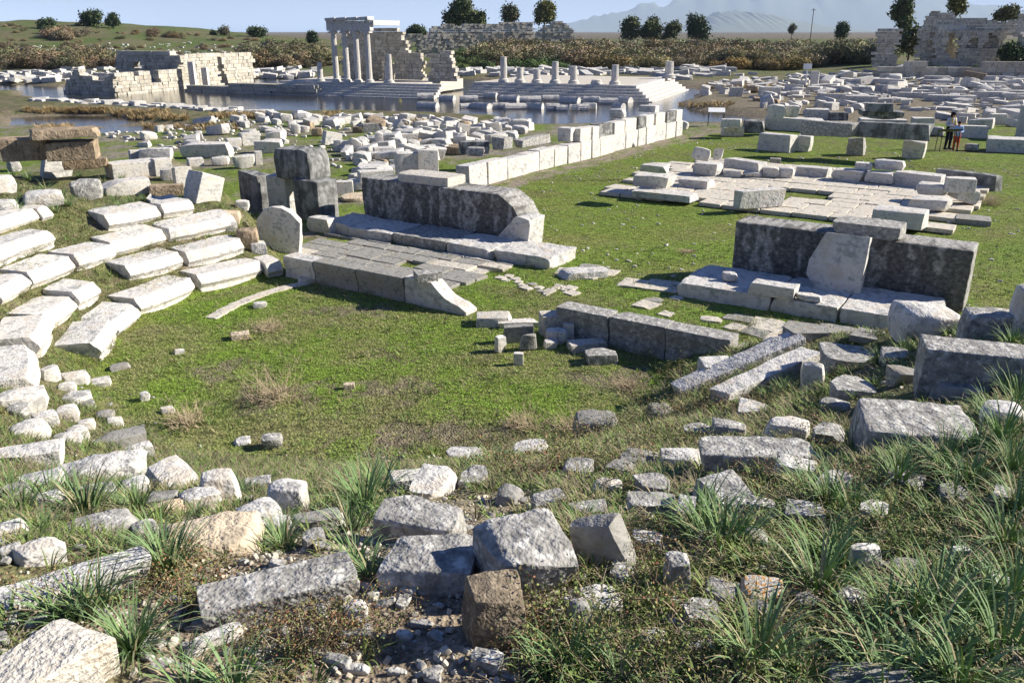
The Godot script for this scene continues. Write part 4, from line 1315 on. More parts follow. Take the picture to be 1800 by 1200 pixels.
	["loose_slab", "thin grey slab lying in the grass right of the platform", 1683, 377, 1739, 396, 0.9, 0, "b", "slate"],
	["cut_box", "squared box shaped stone lying on the shaded kerb", 1315, 487, 1402, 526, 0.5, 0, "b", "marble", {"g": 1, "on": 0.29}],
	["small_stone", "broken bit beside the squared stone on the shaded kerb", 1398, 512, 1442, 532, 0.7, 0, "f", "marble", {"on": 0.29}],
	["small_stone", "small stone at the shaded kerb's left end", 1267, 474, 1294, 496, 0.8, 0, "r", "marble", {"on": 0.29}],
	# --- beams on pedestals and the blocks about them
	["pedestal_block", "left short pedestal under the two raised stone beams", 1396, 234, 1428, 268, 0.7, 0, "w", "marble", {"g": 1}],
	["pedestal_block", "middle pedestal under the joint of the raised beams", 1486, 239, 1521, 274, 0.7, 0, "w", "lichen", {"g": 1}],
	["pedestal_block", "right pedestal with a bright side under the raised beams", 1586, 243, 1629, 280, 0.7, 0, "w", "marble", {"g": 1}],
	["raised_beam", "left raised stone beam with a rough blue grey face", 1405, 210, 1504, 243, 0.24, 0, "w", "lichen", {"g": 1, "on": 0.86, "cuts": 5, "deep": 0.1}],
	["raised_beam", "right raised stone beam with a moulded face", 1502, 213, 1632, 246, 0.2, 0, "b", "crust", {"g": 1, "on": 0.9}],
	["fallen_beam", "block fallen on the grass left of the raised beams", 1331, 232, 1399, 268, 0.4, -14, "b", "marble", {"g": 1}],
	["pale_block", "upper of two stacked pale blocks near the white panel", 1267, 208, 1302, 225, 0.6, 0, "b", "marble", {"on": 0.5}],
	["pale_block", "lower of two stacked pale blocks near the white panel", 1265, 221, 1308, 240, 0.6, 0, "w", "marble"],
	["dark_block", "dark block right of the two stacked pale blocks", 1304, 209, 1344, 234, 0.6, 10, "w", "crust"],
	["long_block", "long pale base under the carved capitals", 1340, 203, 1452, 232, 0.25, 0, "w", "bright", {"g": 1}],
	["carved_capital", "white carved capital with drilled leaves standing on a base", 1344, 181, 1382, 210, 0.7, 14, "w", "bright", {"on": 0.85, "prof": [0.85, 1.0, 0.95, 1.0, 0.85], "freq": 3.0, "bump": 0.12}],
	["carved_capital", "smaller carved capital right of the drilled one", 1375, 184, 1406, 208, 0.7, 14, "w", "marble", {"on": 0.85, "freq": 3.0, "bump": 0.12}],
	["grey_block", "grey squared block behind the left raised beam", 1412, 190, 1458, 212, 0.5, 14, "b", "marble"],
	["grey_block", "low grey block with a lit rim behind the beams", 1454, 196, 1491, 212, 0.4, 14, "b", "crust"],
	["altar_stone", "upper moulded stone of the stepped stack behind the beams", 1521, 180, 1569, 197, 0.6, 10, "b", "crust", {"on": 1.15}],
	["altar_stone", "middle flaring stone of the stepped stack behind the beams", 1510, 191, 1586, 211, 0.6, 10, "b", "crust", {"on": 0.72, "planes": [[0.7, -0.7, 0, 0.9], [-0.7, -0.7, 0, 0.9]]}],
	["altar_stone", "lowest stone of the stepped stack behind the beams", 1508, 206, 1590, 224, 0.5, 10, "b", "marble"],
	["white_block", "squared block with bright side beyond the right raised beam", 1599, 205, 1639, 228, 0.6, 14, "b", "marble"],
	["white_block", "long bright block just behind the standing child", 1684, 219, 1732, 243, 0.4, 16, "b", "bright"],
	["grey_boulder", "grey boulder left behind the woman at the board", 1630, 222, 1660, 240, 0.7, 0, "r", "lichen"],
	["grey_boulder", "bluish boulder on the grass right of the child", 1697, 251, 1719, 266, 0.8, 0, "r", "lichen"],
	["plinth_block", "tall squared plinth at the right edge of the court", 1784, 184, 1850, 246, 0.8, 14, "b", "marble"],
	["plinth_step", "wide step below the tall plinth at the right edge", 1736, 240, 1860, 270, 0.4, 6, "b", "marble"],
	["white_block", "white block with shaded front above the right hand step", 1737, 199, 1768, 219, 0.6, 14, "b", "bright"],
	["fluted_drum", "upright fluted drum in the far right rubble", 1424, 125, 1438, 154, 0.9, 0, "b", "bright"],
	["grey_block", "large block with bright end beyond the sandy shore", 1332, 152, 1372, 173, 0.5, 16, "b", "marble"],
	["grey_block", "cube of stone left of the large block by the shore", 1281, 153, 1306, 170, 0.6, 16, "b", "marble"],
	["tilted_slab", "slab tilted up from the sand beyond the white panel", 1336, 166, 1362, 190, 0.5, 10, "f", "marble", {"tz": 22.0}],
	]
	# half buried rocks of the tumbled bank
	var more := [[5, 700, 62, 738], [58, 716, 106, 750], [140, 698, 168, 718], [168, 716, 204, 742], [-5, 838, 62, 884], [58, 858, 124, 898], [136, 846, 204, 884], [258, 858, 316, 894], [520, 930, 584, 968], [556, 902, 612, 932], [428, 832, 478, 866], [198, 798, 254, 830], [118, 812, 172, 842], [684, 816, 746, 866], [800, 812, 866, 856], [862, 846, 930, 890], [926, 856, 996, 900], [898, 766, 964, 804], [978, 796, 1046, 840], [1058, 798, 1126, 842], [1106, 826, 1188, 876], [1156, 776, 1236, 826], [1176, 866, 1262, 922], [1228, 826, 1306, 878], [1286, 786, 1366, 836], [1356, 796, 1436, 848], [1426, 826, 1506, 878], [1126, 696, 1196, 738], [1196, 736, 1256, 774], [1296, 696, 1356, 734], [1436, 688, 1496, 730], [1556, 636, 1626, 676], [1538, 598, 1604, 640], [1718, 696, 1796, 752], [1548, 816, 1628, 868], [1636, 846, 1708, 898], [1216, 926, 1286, 976], [1106, 926, 1166, 976], [1058, 982, 1116, 1036], [1296, 926, 1356, 970], [1376, 876, 1446, 926], [1500, 880, 1560, 925], [1460, 1030, 1520, 1075], [1560, 980, 1620, 1020], [1730, 850, 1790, 895], [600, 1060, 650, 1095], [820, 1140, 890, 1190]]
	for k in more.size():
		var q: Array = more[k]
		var p := hit((q[0] + q[2]) * 0.5, q[3])
		rows.append(["bank_rock", ["half buried grey rock by the ", "tumbled pale rock by the ", "sunken flat rock by the "][k % 3] + beside_row(rows, (q[0] + q[2]) * 0.5, (q[1] + q[3]) * 0.5), q[0], q[1], q[2], q[3], [0.8, 0.7, 0.95][k % 3], (k * 37) % 50 - 25, ["r", "w", "s"][k % 3], ["lichen", "marble", "lichen", "slate"][k % 4], {}])
	var i := 0
	for r in rows:
		if r.size() > 10: r[10].erase("n")
		put(r, 1000 + i)
		i += 1

# ---------------------------------------------------------------- across the water
const SX := Vector2(0.933, 0.36)      # along the stoa's front
const SO := Vector2(11.4, -69.8)      # its near right corner
func st(x: float, e: float, y: float) -> Vector3:
	return Vector3(SO.x + SX.x * x + SX.y * e, y, SO.y + SX.y * x - SX.x * e)
func along(px: float, py: float, h: float) -> float:
	var p := at(px, py, h)
	return (Vector2(p.x, p.z) - SO).dot(SX)
func on_wall(p0: Vector3, p1: Vector3, pts: Array) -> PackedVector2Array:
	var ex := Vector3(p1.x - p0.x, 0, p1.z - p0.z).normalized()
	var nn := Vector3(-ex.z, 0, ex.x)
	var out := PackedVector2Array()
	for q in pts:
		var r := ray(q[0], q[1])
		var t := (p0 - Vector3(0, EYE, 0)).dot(nn) / r.dot(nn)
		var w := Vector3(0, EYE, 0) + r * t
		out.append(Vector2((w - p0).dot(ex), w.y - p0.y))
	return out
func wall_px(parent: Node3D, called: String, p0: Vector3, p1: Vector3, pts: Array, holes: Array, sw: float, sh: float, thick: float, sd: int, m: Material, proud := 0.06) -> MeshInstance3D:
	var ex := Vector3(p1.x - p0.x, 0, p1.z - p0.z).normalized()
	var hs := []
	for h in holes: hs.append(on_wall(p0, p1, h))
	return mi(called, masonry(p0 - parent.position, ex, on_wall(p0, p1, pts), hs, sw, sh, thick, sd, proud), m, parent)
func steps(o: Node3D, x0: float, x1: float, e0: float, deep: float, n: int, rise: float, low: float, ends: bool, sd: int) -> void:
	var rng := RandomNumberGenerator.new()
	rng.seed = sd
	var shapes := []
	for k in 6: shapes.append(stone(Vector3(0.5, 0.5, 0.5), 600 + k, Vector3i(4, 4, 4), {"rad": 0.02, "cuts": 3, "deep": 0.08, "bump": 0.012}))
	for k in n:
		var y := low + rise * (k + 0.5)
		var x := x0
		var right := x1 - (0.36 * k if ends else 0.0)
		while x < right - 0.05:
			var w := minf(rng.randf_range(0.9, 1.7), right - x)
			var b := mi("step_block", shapes[rng.randi() % 6], M.marble, o)
			b.position = st(x + w * 0.5, e0 + 0.36 * k + 0.45, y) - o.position
			b.rotation.y = -0.368
			b.scale = Vector3(w - 0.02, rise - 0.01, 0.9)
			x += w
		if ends:
			var e := e0 + 0.36 * k + 0.92
			while e < e0 + deep:
				var w := minf(rng.randf_range(0.9, 1.7), e0 + deep - e)
				var b := mi("step_block", shapes[rng.randi() % 6], M.bright, o)
				b.position = st(right - 0.45, e + w * 0.5, y) - o.position
				b.rotation.y = -0.368
				b.scale = Vector3(0.9, rise - 0.01, w - 0.02)
				e += w
	var b := mi("floor_slab", stone(Vector3(0.5, 0.5, 0.5), 640, Vector3i(4, 4, 4), {"rad": 0.01, "cuts": 0, "bump": 0.0}), M.paving, o)
	var e1 := e0 + 0.36 * n + 0.3
	b.position = st((x0 + x1 - 0.36 * n) * 0.5 - 0.2, (e1 + e0 + deep) * 0.5, low + rise * n - 0.5) - o.position
	b.rotation.y = -0.368
	b.scale = Vector3(x1 - x0 - 0.36 * n - 0.3, 0.94, e0 + deep - e1)
func column(parent: Node3D, p: Vector3, h: float, r: float, capital: bool, sd: int) -> void:
	var b := mi("base", turned([[r * 1.55, 0.0], [r * 1.55, r * 0.45], [r * 1.4, r * 0.5], [r * 1.45, r * 0.75], [r * 1.12, r * 0.9], [r * 1.05, r * 1.0]], 18), M.marble, parent)
	b.position = p
	var rings := []
	var top := h - (r * 1.1 if capital else 0.0)
	for k in 9:
		var f := k / 8.0
		rings.append([r * (1.0 - 0.14 * f * f), lerpf(r * 0.9, top, f), 1])
	var s := mi("shaft", turned(rings, 60, 20, r * 0.07, 0.06, sd), M.bright, parent)
	s.position = p
	if capital:
		var c := mi("capital", turned([[r * 0.84, top - 0.02], [r * 0.95, top + r * 0.25], [r * 1.15, top + r * 0.6], [r * 1.3, top + r * 0.7], [r * 1.32, h]], 16), M.marble, parent)
		c.position = p
		var a := mi("volute", stone(Vector3(r * 1.45, r * 0.24, r * 1.2), sd, Vector3i(5, 4, 5), {"rad": 0.2}), M.marble, parent)
		a.position = p + Vector3(0, h - r * 0.5, 0)
		a.rotation.y = -0.368
func lagoon_side() -> void:
	var rng := RandomNumberGenerator.new()
	rng.seed = 9
	# right stepped platform with its row of column stumps
	var o := thing("stepped_platform", "stepped marble platform with bright right side rising from the water", "platform", st(-8.0, 6.0, 0.0))
	steps(o, along(832, 168, -0.35), 0.0, 0.0, 17.0, 6, 0.22, -0.5, true, 3)
	o = thing("stepped_platform", "long stepped platform under the standing portico", "platform", st(-26.0, 3.0, 0.0))
	steps(o, -35.0, along(786, 170, -0.35), -3.2, 12.0, 6, 0.21, -0.5, false, 4)
	var words := ["tallest", "short broken", "low broken", "tall", "middling", "fluted"]
	var hts := [2.15, 1.25, 1.15, 1.8, 1.4, 1.6]
	var pxs := [879, 912, 946, 982, 1018, 1096]
	for k in 6:
		var p := st(along(pxs[k], 145, 0.82), 2.7, 0.82)
		var c := thing("column_stump", "%s fluted column stump, %s from the left on the stepped platform" % [words[k], ["first", "second", "third", "fourth", "fifth", "last"][k]], "column", p, 0.0, "column stumps on the stepped platform")
		column(c, Vector3.ZERO, hts[k], 0.31, false, 20 + k)
	var bare := thing("column_stump", "bare column base between the fifth and last stumps", "column base", st(along(1057, 146, 0.82), 2.7, 0.82))
	mi("base", turned([[0.5, 0.0], [0.5, 0.16], [0.42, 0.2], [0.44, 0.32], [0.34, 0.38]], 18, 0, 0.0, 0.1), M.marble, bare)
	var far := thing("column_stump", "lone fluted drum standing at the platform's far right end", "column", st(-1.6, 14.5, 0.82))
	column(far, Vector3.ZERO, 1.55, 0.42, false, 31)
	# portico: four columns, entablature, back wall
	var ph := 0.76
	o = thing("portico", "standing portico of four marble columns carrying an entablature and wall", "building", st(along(618, 144, ph), -0.9, ph))
	var cx := []
	for px in [582, 606, 629.5, 654]:
		var x := along(px, 144.0, ph)
		cx.append(x)
		var c := Node3D.new()
		c.name = "column"
		o.add_child(c, true)
		c.position = st(x, -0.9, ph) - o.position
		column(c, Vector3.ZERO, 4.35, 0.27, true, 40 + int(px))
	var xm: float = (cx[0] + cx[3]) * 0.5
	var span: float = cx[3] - cx[0] + 1.0
	for q in [["architrave", 4.62, 0.56, 0.62, 0.0], ["frieze", 5.02, 0.26, 0.56, 0.0]]:
		var b := mi(q[0], stone(Vector3(span * 0.5, q[2] * 0.5, q[3] * 0.5), 50, Vector3i(20, 5, 5), {"cuts": 4, "deep": 0.04, "bump": 0.012}), M.marble, o)
		b.position = st(xm, -0.9, ph + q[1]) - o.position
		b.rotation.y = -0.368
	for k in 4:
		var b := mi("cornice_block", stone(Vector3(span / 8.0 - 0.04, 0.13, 0.55), 55 + k, Vector3i(7, 4, 5), {"cuts": 4, "deep": 0.12, "bump": 0.04}), M.marble, o)
		b.position = st(cx[0] - 0.5 + span * (k + 0.5) / 4.0, -0.9, ph + 5.29 + 0.02 * k) - o.position
		b.rotation = Vector3(0, -0.368, 0.05)
	var back := 3.4
	var w0 := st(cx[0] + 1.0, back, ph)
	var w1 := st(cx[3] + 9.0, back, ph)
	wall_px(o, "wall", w0, w1, [[604, 142], [604, 52], [700, 46], [708, 60], [716, 78], [724, 93], [744, 93], [745, 140]], [[[680, 142], [680, 104], [686, 96], [694, 104], [694, 142]]], 0.5, 0.3, 0.6, 71, M.masonry, 0.04)
	var rw := span * 0.5
	var roof := mi("roof_slab", stone(Vector3(0.45, 0.2, (back + 1.4) * 0.5), 72, Vector3i(5, 4, 8), {"cuts": 3, "deep": 0.05}), M.marble, o)
	roof.position = st(cx[3] + 0.35, (back - 0.7) * 0.5, ph + 5.0) - o.position
	roof.rotation.y = -0.368
	# stubs whose ends catch the sun between the columns
	for q in [[[632, 141], [632, 106], [637, 94], [643, 104], [646, 141]], [[674, 141], [674, 108], [679, 93], [688, 104], [694, 141]]]:
		var pa := pz(q[0][0], 141, w0.z + 2.0)
		pa.y = ph
		wall_px(o, "wall_stub", pa, pa + Vector3(0.55, 0, -1.0), q, [], 0.4, 0.25, 0.3, 80, M.masonry, 0.02)
	o = thing("ruined_wall", "square topped grey wall standing right of the portico", "wall", st(cx[3] + 8.2, back, 0.5))
	wall_px(o, "wall", st(cx[3] + 7.0, back, 0.5), st(cx[3] + 11.0, back, 0.5), [[756, 142], [756, 93], [795, 91], [801, 112], [804, 142]], [], 0.5, 0.3, 0.7, 74, M.masonry, 0.04)
	for q in [[557, 112, 143, "squared white post standing left of the four columns"], [679, 100, 146, "broken plain column right of the four columns"], [811, 104, 131, "lone column behind the square topped grey wall"]]:
		var p := st(along(q[0], q[2], ph), -0.9, ph)
		var c := thing("column_stump", q[3], "column", p)
		column(c, Vector3.ZERO, (q[2] - q[1]) * 0.0525, 0.26, false, q[0])
	# dark quay wall running left from the portico
	o = thing("quay_wall", "long dark low quay wall left of the portico steps", "wall", st(-42.0, -2.6, -0.4))
	wall_px(o, "wall", st(-52.0, -2.6, -0.4), st(-35.0, -2.6, -0.4), [[330, 162], [332, 149], [420, 148], [560, 147], [560, 164]], [], 0.9, 0.28, 1.2, 75, M.masonry, 0.04)
	# walled ruin standing in the water
	var A := at(115, 163, -0.35)
	var B := at(203, 167, -0.35)
	var C := at(330, 155, -0.35)
	A.y = -0.7
	B.y = -0.7
	C.y = -0.7
	o = thing("flooded_ruin", "roofless white walled ruin standing in the lagoon at left", "ruin", B)
	wall_px(o, "wall", A, B, [[115, 170], [116, 140], [127, 138], [130, 124], [146, 121], [152, 137], [163, 131], [171, 141], [190, 137], [202, 128], [204, 172]], [], 0.55, 0.3, 0.6, 81, M.masonry)
	wall_px(o, "wall", B, C, [[203, 172], [201, 127], [228, 124], [230, 137], [240, 137], [241, 125], [258, 125], [260, 143], [274, 143], [273, 122], [300, 119], [319, 121], [322, 140], [331, 160]], [], 0.6, 0.3, 0.6, 82, M.masonry)
	o = thing("domed_ruin", "tall walled ruin with grassy top behind the flooded walls", "ruin", pz(316, 150, -88.0))
	var D := pz(205, 152, -91.0)
	var E := pz(316, 152, -88.0)
	var G := pz(443, 152, -101.0)
	for p in [D, E, G]: p.y = -0.6
	D.y = -0.6
	E.y = -0.6
	G.y = -0.6
	wall_px(o, "wall", D, E, [[208, 156], [209, 93], [226, 88], [268, 92], [300, 92], [317, 99], [321, 156]], [[[240, 128], [240, 108], [250, 106], [252, 128]]], 0.6, 0.32, 0.8, 83, M.masonry)
	wall_px(o, "wall", E, G, [[316, 156], [316, 98], [345, 95], [377, 91], [379, 100], [376, 112], [380, 128], [386, 156]], [], 0.6, 0.32, 0.8, 84, M.masonry)
	wall_px(o, "wall", E, G, [[398, 152], [396, 136], [386, 118], [382, 95], [410, 93], [438, 90], [443, 138], [443, 152]], [], 0.6, 0.32, 0.8, 85, M.masonry)
	for q in [[338, 155, 111, 5], [361, 155, 120, 4]]:
		var b := mi("pillar", stone(Vector3(0.28, (q[1] - q[2]) * 0.03, 0.3), 90 + q[0], Vector3i(4, 8, 4), {"cuts": 4}), M.bright, o)
		b.position = pz(q[0], (q[1] + q[2]) * 0.5, -86.0 - (q[0] - 330) * 0.07) - o.position
	var ring := pz(320, 82, -125.0)
	var ex := thing("round_wall", "low round pale wall on the grassy slope above the ruin", "wall", Vector3(ring.x, hgt(ring.x, ring.z) - 0.3, ring.z))
	for k in 26:
		var a := TAU * k / 26.0
		var b := mi("wall_block", stone(Vector3(0.4, 0.65, 0.35), 95 + k, Vector3i(4, 4, 4), {"cuts": 5, "deep": 0.2}), M.buff if k % 3 else M.marble, ex)
		b.position = Vector3(cos(a) * 3.0, 0.9 + 0.25 * sin(k * 1.7), sin(a) * 3.0)
		b.rotation.y = PI / 2 - a
	# long low causeway of stones at the near shore
	o = thing("shore_wall", "long low rubble wall along the lagoon's near left shore", "wall", at(300, 192, -0.35))
	var shapes := []
	for k in 8: shapes.append(stone(Vector3(0.5, 0.5, 0.5), 700 + k, Vector3i(5, 4, 5), {"cuts": 8, "deep": 0.25, "bump": 0.05}))
	for k in 46:
		var f := k / 45.0
		var p := at(lerpf(62, 470, f), lerpf(180, 205, pow(f, 1.2)) + rng.randf_range(-1.5, 1.5), -0.2)
		var b := mi("wall_stone", shapes[rng.randi() % 8], M.marble if rng.randf() < 0.7 else M.bright, o)
		b.position = p - o.position
		b.rotation.y = rng.randf() * TAU
		b.scale = Vector3(rng.randf_range(0.7, 1.5), rng.randf_range(0.5, 0.95), rng.randf_range(0.6, 1.0))
	# column drums and beams lying in the shallows before the platforms
	var drum := []
	for k in 5:
		var rings := []
		for j in 7: rings.append([0.36 + 0.012 * sin(j * 2.0 + k), lerpf(-0.5, 0.5, j / 6.0), 1])
		drum.append(turned(rings, 40, 20, 0.03, 0.10, 60 + k))
	var drums := [[752, 189, 1.4], [822, 189, 1.0], [846, 190, 1.5], [880, 190, 1.0], [905, 191, 1.4], [940, 191, 1.1], [972, 193, 0.9], [988, 194, 0.7], [1010, 193, 0.6], [1024, 193, 0.8], [1036, 192, 0.9], [1088, 191, 0.8], [680, 165, 0.9], [700, 168, 1.1], [748, 174, 1.2], [786, 176, 1.1], [824, 178, 1.3], [862, 172, 1.0], [896, 176, 1.4], [915, 168, 1.0], [932, 178, 1.5], [950, 170, 1.2], [968, 176, 1.2], [995, 170, 1.0], [1002, 180, 1.5], [1040, 180, 1.1], [1060, 172, 1.1], [1070, 182, 1.3], [1098, 180, 1.0]]
	var nth := ["first", "second", "third", "fourth", "fifth", "sixth", "seventh", "eighth", "ninth", "tenth", "eleventh", "twelfth", "thirteenth", "fourteenth", "fifteenth", "sixteenth", "seventeenth", "eighteenth", "nineteenth"]
	var count := 0
	for q in drums:
		if count == 12: count = 0
		count += 1
		var p := at(q[0], q[1], -0.35)
		var b := mi("column_drum", drum[rng.randi() % 5], M.marble)
		b.position = Vector3(p.x, -0.28 + rng.randf_range(-0.06, 0.1), p.z)
		b.basis = Basis(Vector3.UP, -0.37 + rng.randf_range(-0.5, 0.6)) * Basis(Vector3.FORWARD, PI / 2)
		b.scale = Vector3(rng.randf_range(0.8, 1.15), q[2] * 1.15, rng.randf_range(0.8, 1.15))
		tag(b, "column drum lying in the shallows, %s from left in the %s row" % [nth[count - 1], "near" if q[1] >= 188 else "far"], "column drum", "drums lying in the lagoon")
# ---------------------------------------------------------------- ruins behind
func far_ruins() -> void:
	var z := -165.0
	var o := thing("bath_wall", "long rough ruined wall on the rise behind the portico", "wall", Vector3(pz(830, 90, z).x, 0, z))
	var p0 := Vector3(pz(690, 90, z).x, 0.5, z + 6.0)
	var p1 := Vector3(pz(1010, 90, z).x, 0.5, z - 4.0)
	wall_px(o, "wall", p0, p1, [[706, 100], [707, 64], [716, 60], [752, 61], [760, 47], [775, 43], [810, 44], [846, 41], [860, 44], [880, 39], [905, 38], [934, 38], [936, 52], [930, 100]], [[[722, 90], [722, 76], [727, 70], [733, 78], [733, 90]], [[866, 84], [868, 66], [872, 66], [872, 84]]], 0.5, 0.32, 1.6, 121, M.masonry, 0.25)
	wall_px(o, "wall", p0 + Vector3(0, 0, 5.0), p1 + Vector3(0, 0, 7.0), [[938, 100], [944, 58], [960, 44], [975, 37], [988, 38], [998, 46], [1006, 54], [1012, 70], [1015, 100]], [], 0.5, 0.32, 1.6, 122, M.masonry, 0.3)
	o = thing("bath_wall", "shaded broken wall with a niche left of the long rough one", "wall", Vector3(pz(775, 90, z).x, 0, z + 12))
	wall_px(o, "wall", p0 + Vector3(0, 0, 14.0), p1 + Vector3(0, 0, 14.0), [[740, 100], [742, 72], [756, 66], [768, 60], [792, 62], [797, 74], [798, 100]], [[[770, 84], [771, 72], [776, 68], [780, 73], [780, 84]]], 0.5, 0.32, 1.2, 123, M.masonry, 0.16)
	# arched ruin on the right
	var q0 := Vector3(pz(1530, 100, -108.0).x, 0.3, -108.0)
	var q1 := Vector3(pz(1830, 100, -103.0).x, 0.3, -103.0)
	o = thing("arched_ruin", "tall stone ruin with arched niches at the right edge", "ruin", q0.lerp(q1, 0.5))
	var arch := func(x0: float, x1: float, y0: float, y1: float) -> Array:
		var a := [[x0, y1], [x0, y0 + (x1 - x0) * 0.5]]
		for k in 7:
			var t := PI - PI * (k + 1) / 8.0
			a.append([(x0 + x1) * 0.5 + cos(t) * (x1 - x0) * 0.5, y0 + (x1 - x0) * 0.5 - sin(t) * (x1 - x0) * 0.5])
		a.append_array([[x1, y0 + (x1 - x0) * 0.5], [x1, y1]])
		return a
	wall_px(o, "wall", q0, q1, [[1534, 118], [1540, 70], [1548, 50], [1566, 48], [1584, 50], [1580, 66], [1574, 84], [1578, 118]], [], 0.55, 0.28, 1.4, 131, M.masonry, 0.10)
	wall_px(o, "wall", q0 + Vector3(0, 0, -3), q1 + Vector3(0, 0, -3), [[1612, 122], [1614, 74], [1618, 48], [1630, 28], [1640, 20], [1676, 22], [1690, 34], [1706, 30], [1730, 32], [1766, 40], [1784, 36], [1783, 60], [1762, 66], [1758, 100], [1764, 122]], [arch.call(1662, 1684, 58, 104)], 0.55, 0.28, 1.5, 132, M.masonry, 0.05)
	wall_px(o, "niche_back", q0 + Vector3(0, 0, -5.5), q1 + Vector3(0, 0, -5.5), [[1660, 122], [1660, 56], [1678, 56], [1678, 70], [1684, 84], [1684, 122]], [], 0.5, 0.28, 0.8, 133, M.masonry, 0.05)
	for q in [[1733, 1752, 56, 78]]:
		wall_px(o, "niche_arch", q0 + Vector3(0, 0, -1.7), q1 + Vector3(0, 0, -1.7), [[1640, 122], [1640, 52], [1765, 50], [1758, 122]], [arch.call(q[0], q[1], q[2], 84), arch.call(1664, 1684, 58, 104), arch.call(1705, 1718, 66, 86)], 0.55, 0.28, 0.7, 134, M.masonry, 0.04)
	wall_px(o, "wall", q0 + Vector3(0, 0, -2), q1 + Vector3(0, 0, 2), [[1786, 122], [1784, 40], [1795, 26], [1830, 24], [1830, 122]], [arch.call(1800, 1824, 48, 90)], 0.55, 0.28, 1.2, 135, M.masonry, 0.08)
	var added_niche_roof := mi("added_niche_roof", box_mesh(Vector3(2.2, 0.5, 1.6)), M.masonry, o)  # added roof box, blocks sun from above so the arch stays dark
	added_niche_roof.position = pz(1672, 52, -108.8) - o.position
	o = thing("terrace_wall", "long low grey terrace wall below the arched ruin", "wall", Vector3(q0.x, 0, -101))
	wall_px(o, "wall", Vector3(q0.x - 1, 0, -100.5), Vector3(q1.x + 3, 0, -97.0), [[1534, 136], [1534, 116], [1600, 112], [1700, 113], [1830, 112], [1830, 136]], [], 1.0, 0.5, 0.8, 136, M.masonry, 0.05)
	# telegraph pole and small signs
	var pp := Vector3(pz(1427, 50, -260.0).x, 0, -260.0)
	var pole := thing("utility_pole", "thin dark utility pole on the plain before the mountains", "pole", Vector3(pp.x, hgt(pp.x, pp.z), pp.z))
	mi("post", tubes([[[Vector3(0, -0.5, 0), Vector3(0, 10.6, 0)], [0.14, 0.1]]], 6), M.bark, pole)
	mi("crossarm", box_mesh(Vector3(0.6, 0.07, 0.07)), M.bark, pole).position.y = 10.1
	for q in [[1275, 129, 112, 0.55, "thin white marker post before the scrub"], [1416, 153, 122, 0.0, "white notice on a thin post beside the fluted drum"]]:
		var p := hit(q[0], q[1])
		var hgt_m: float = (q[1] - q[2]) * -p.z / 1520.0
		var s := thing("marker_sign", q[4], "sign", p)
		mi("post", tubes([[[Vector3(0, -0.1, 0), Vector3(0, hgt_m, 0)], [0.05, 0.05]]], 6), M.panel, s)
		if q[3] == 0.0: mi("board", box_mesh(Vector3(0.4, 0.25, 0.02)), M.panel, s).position.y = hgt_m + 0.2
	# white information desk by the lagoon
	var dp := hit(1258, 221)
	var dk := thing("information_desk", "white sloping information panel on thin legs by the lagoon", "sign", dp, -0.2)
	var top := mi("panel", box_mesh(Vector3(0.46, 0.018, 0.30)), M.panel, dk)
	top.position = Vector3(0, 0.86, 0)
	top.rotation.x = 0.32
	for e in [[-0.42, -0.24], [0.42, -0.24], [-0.42, 0.24], [0.42, 0.24]]:
		mi("leg", tubes([[[Vector3(e[0], -0.05, e[1]), Vector3(e[0], 0.84 - e[1] * 0.3, e[1])], [0.018, 0.018]]], 6), M.metal, dk)
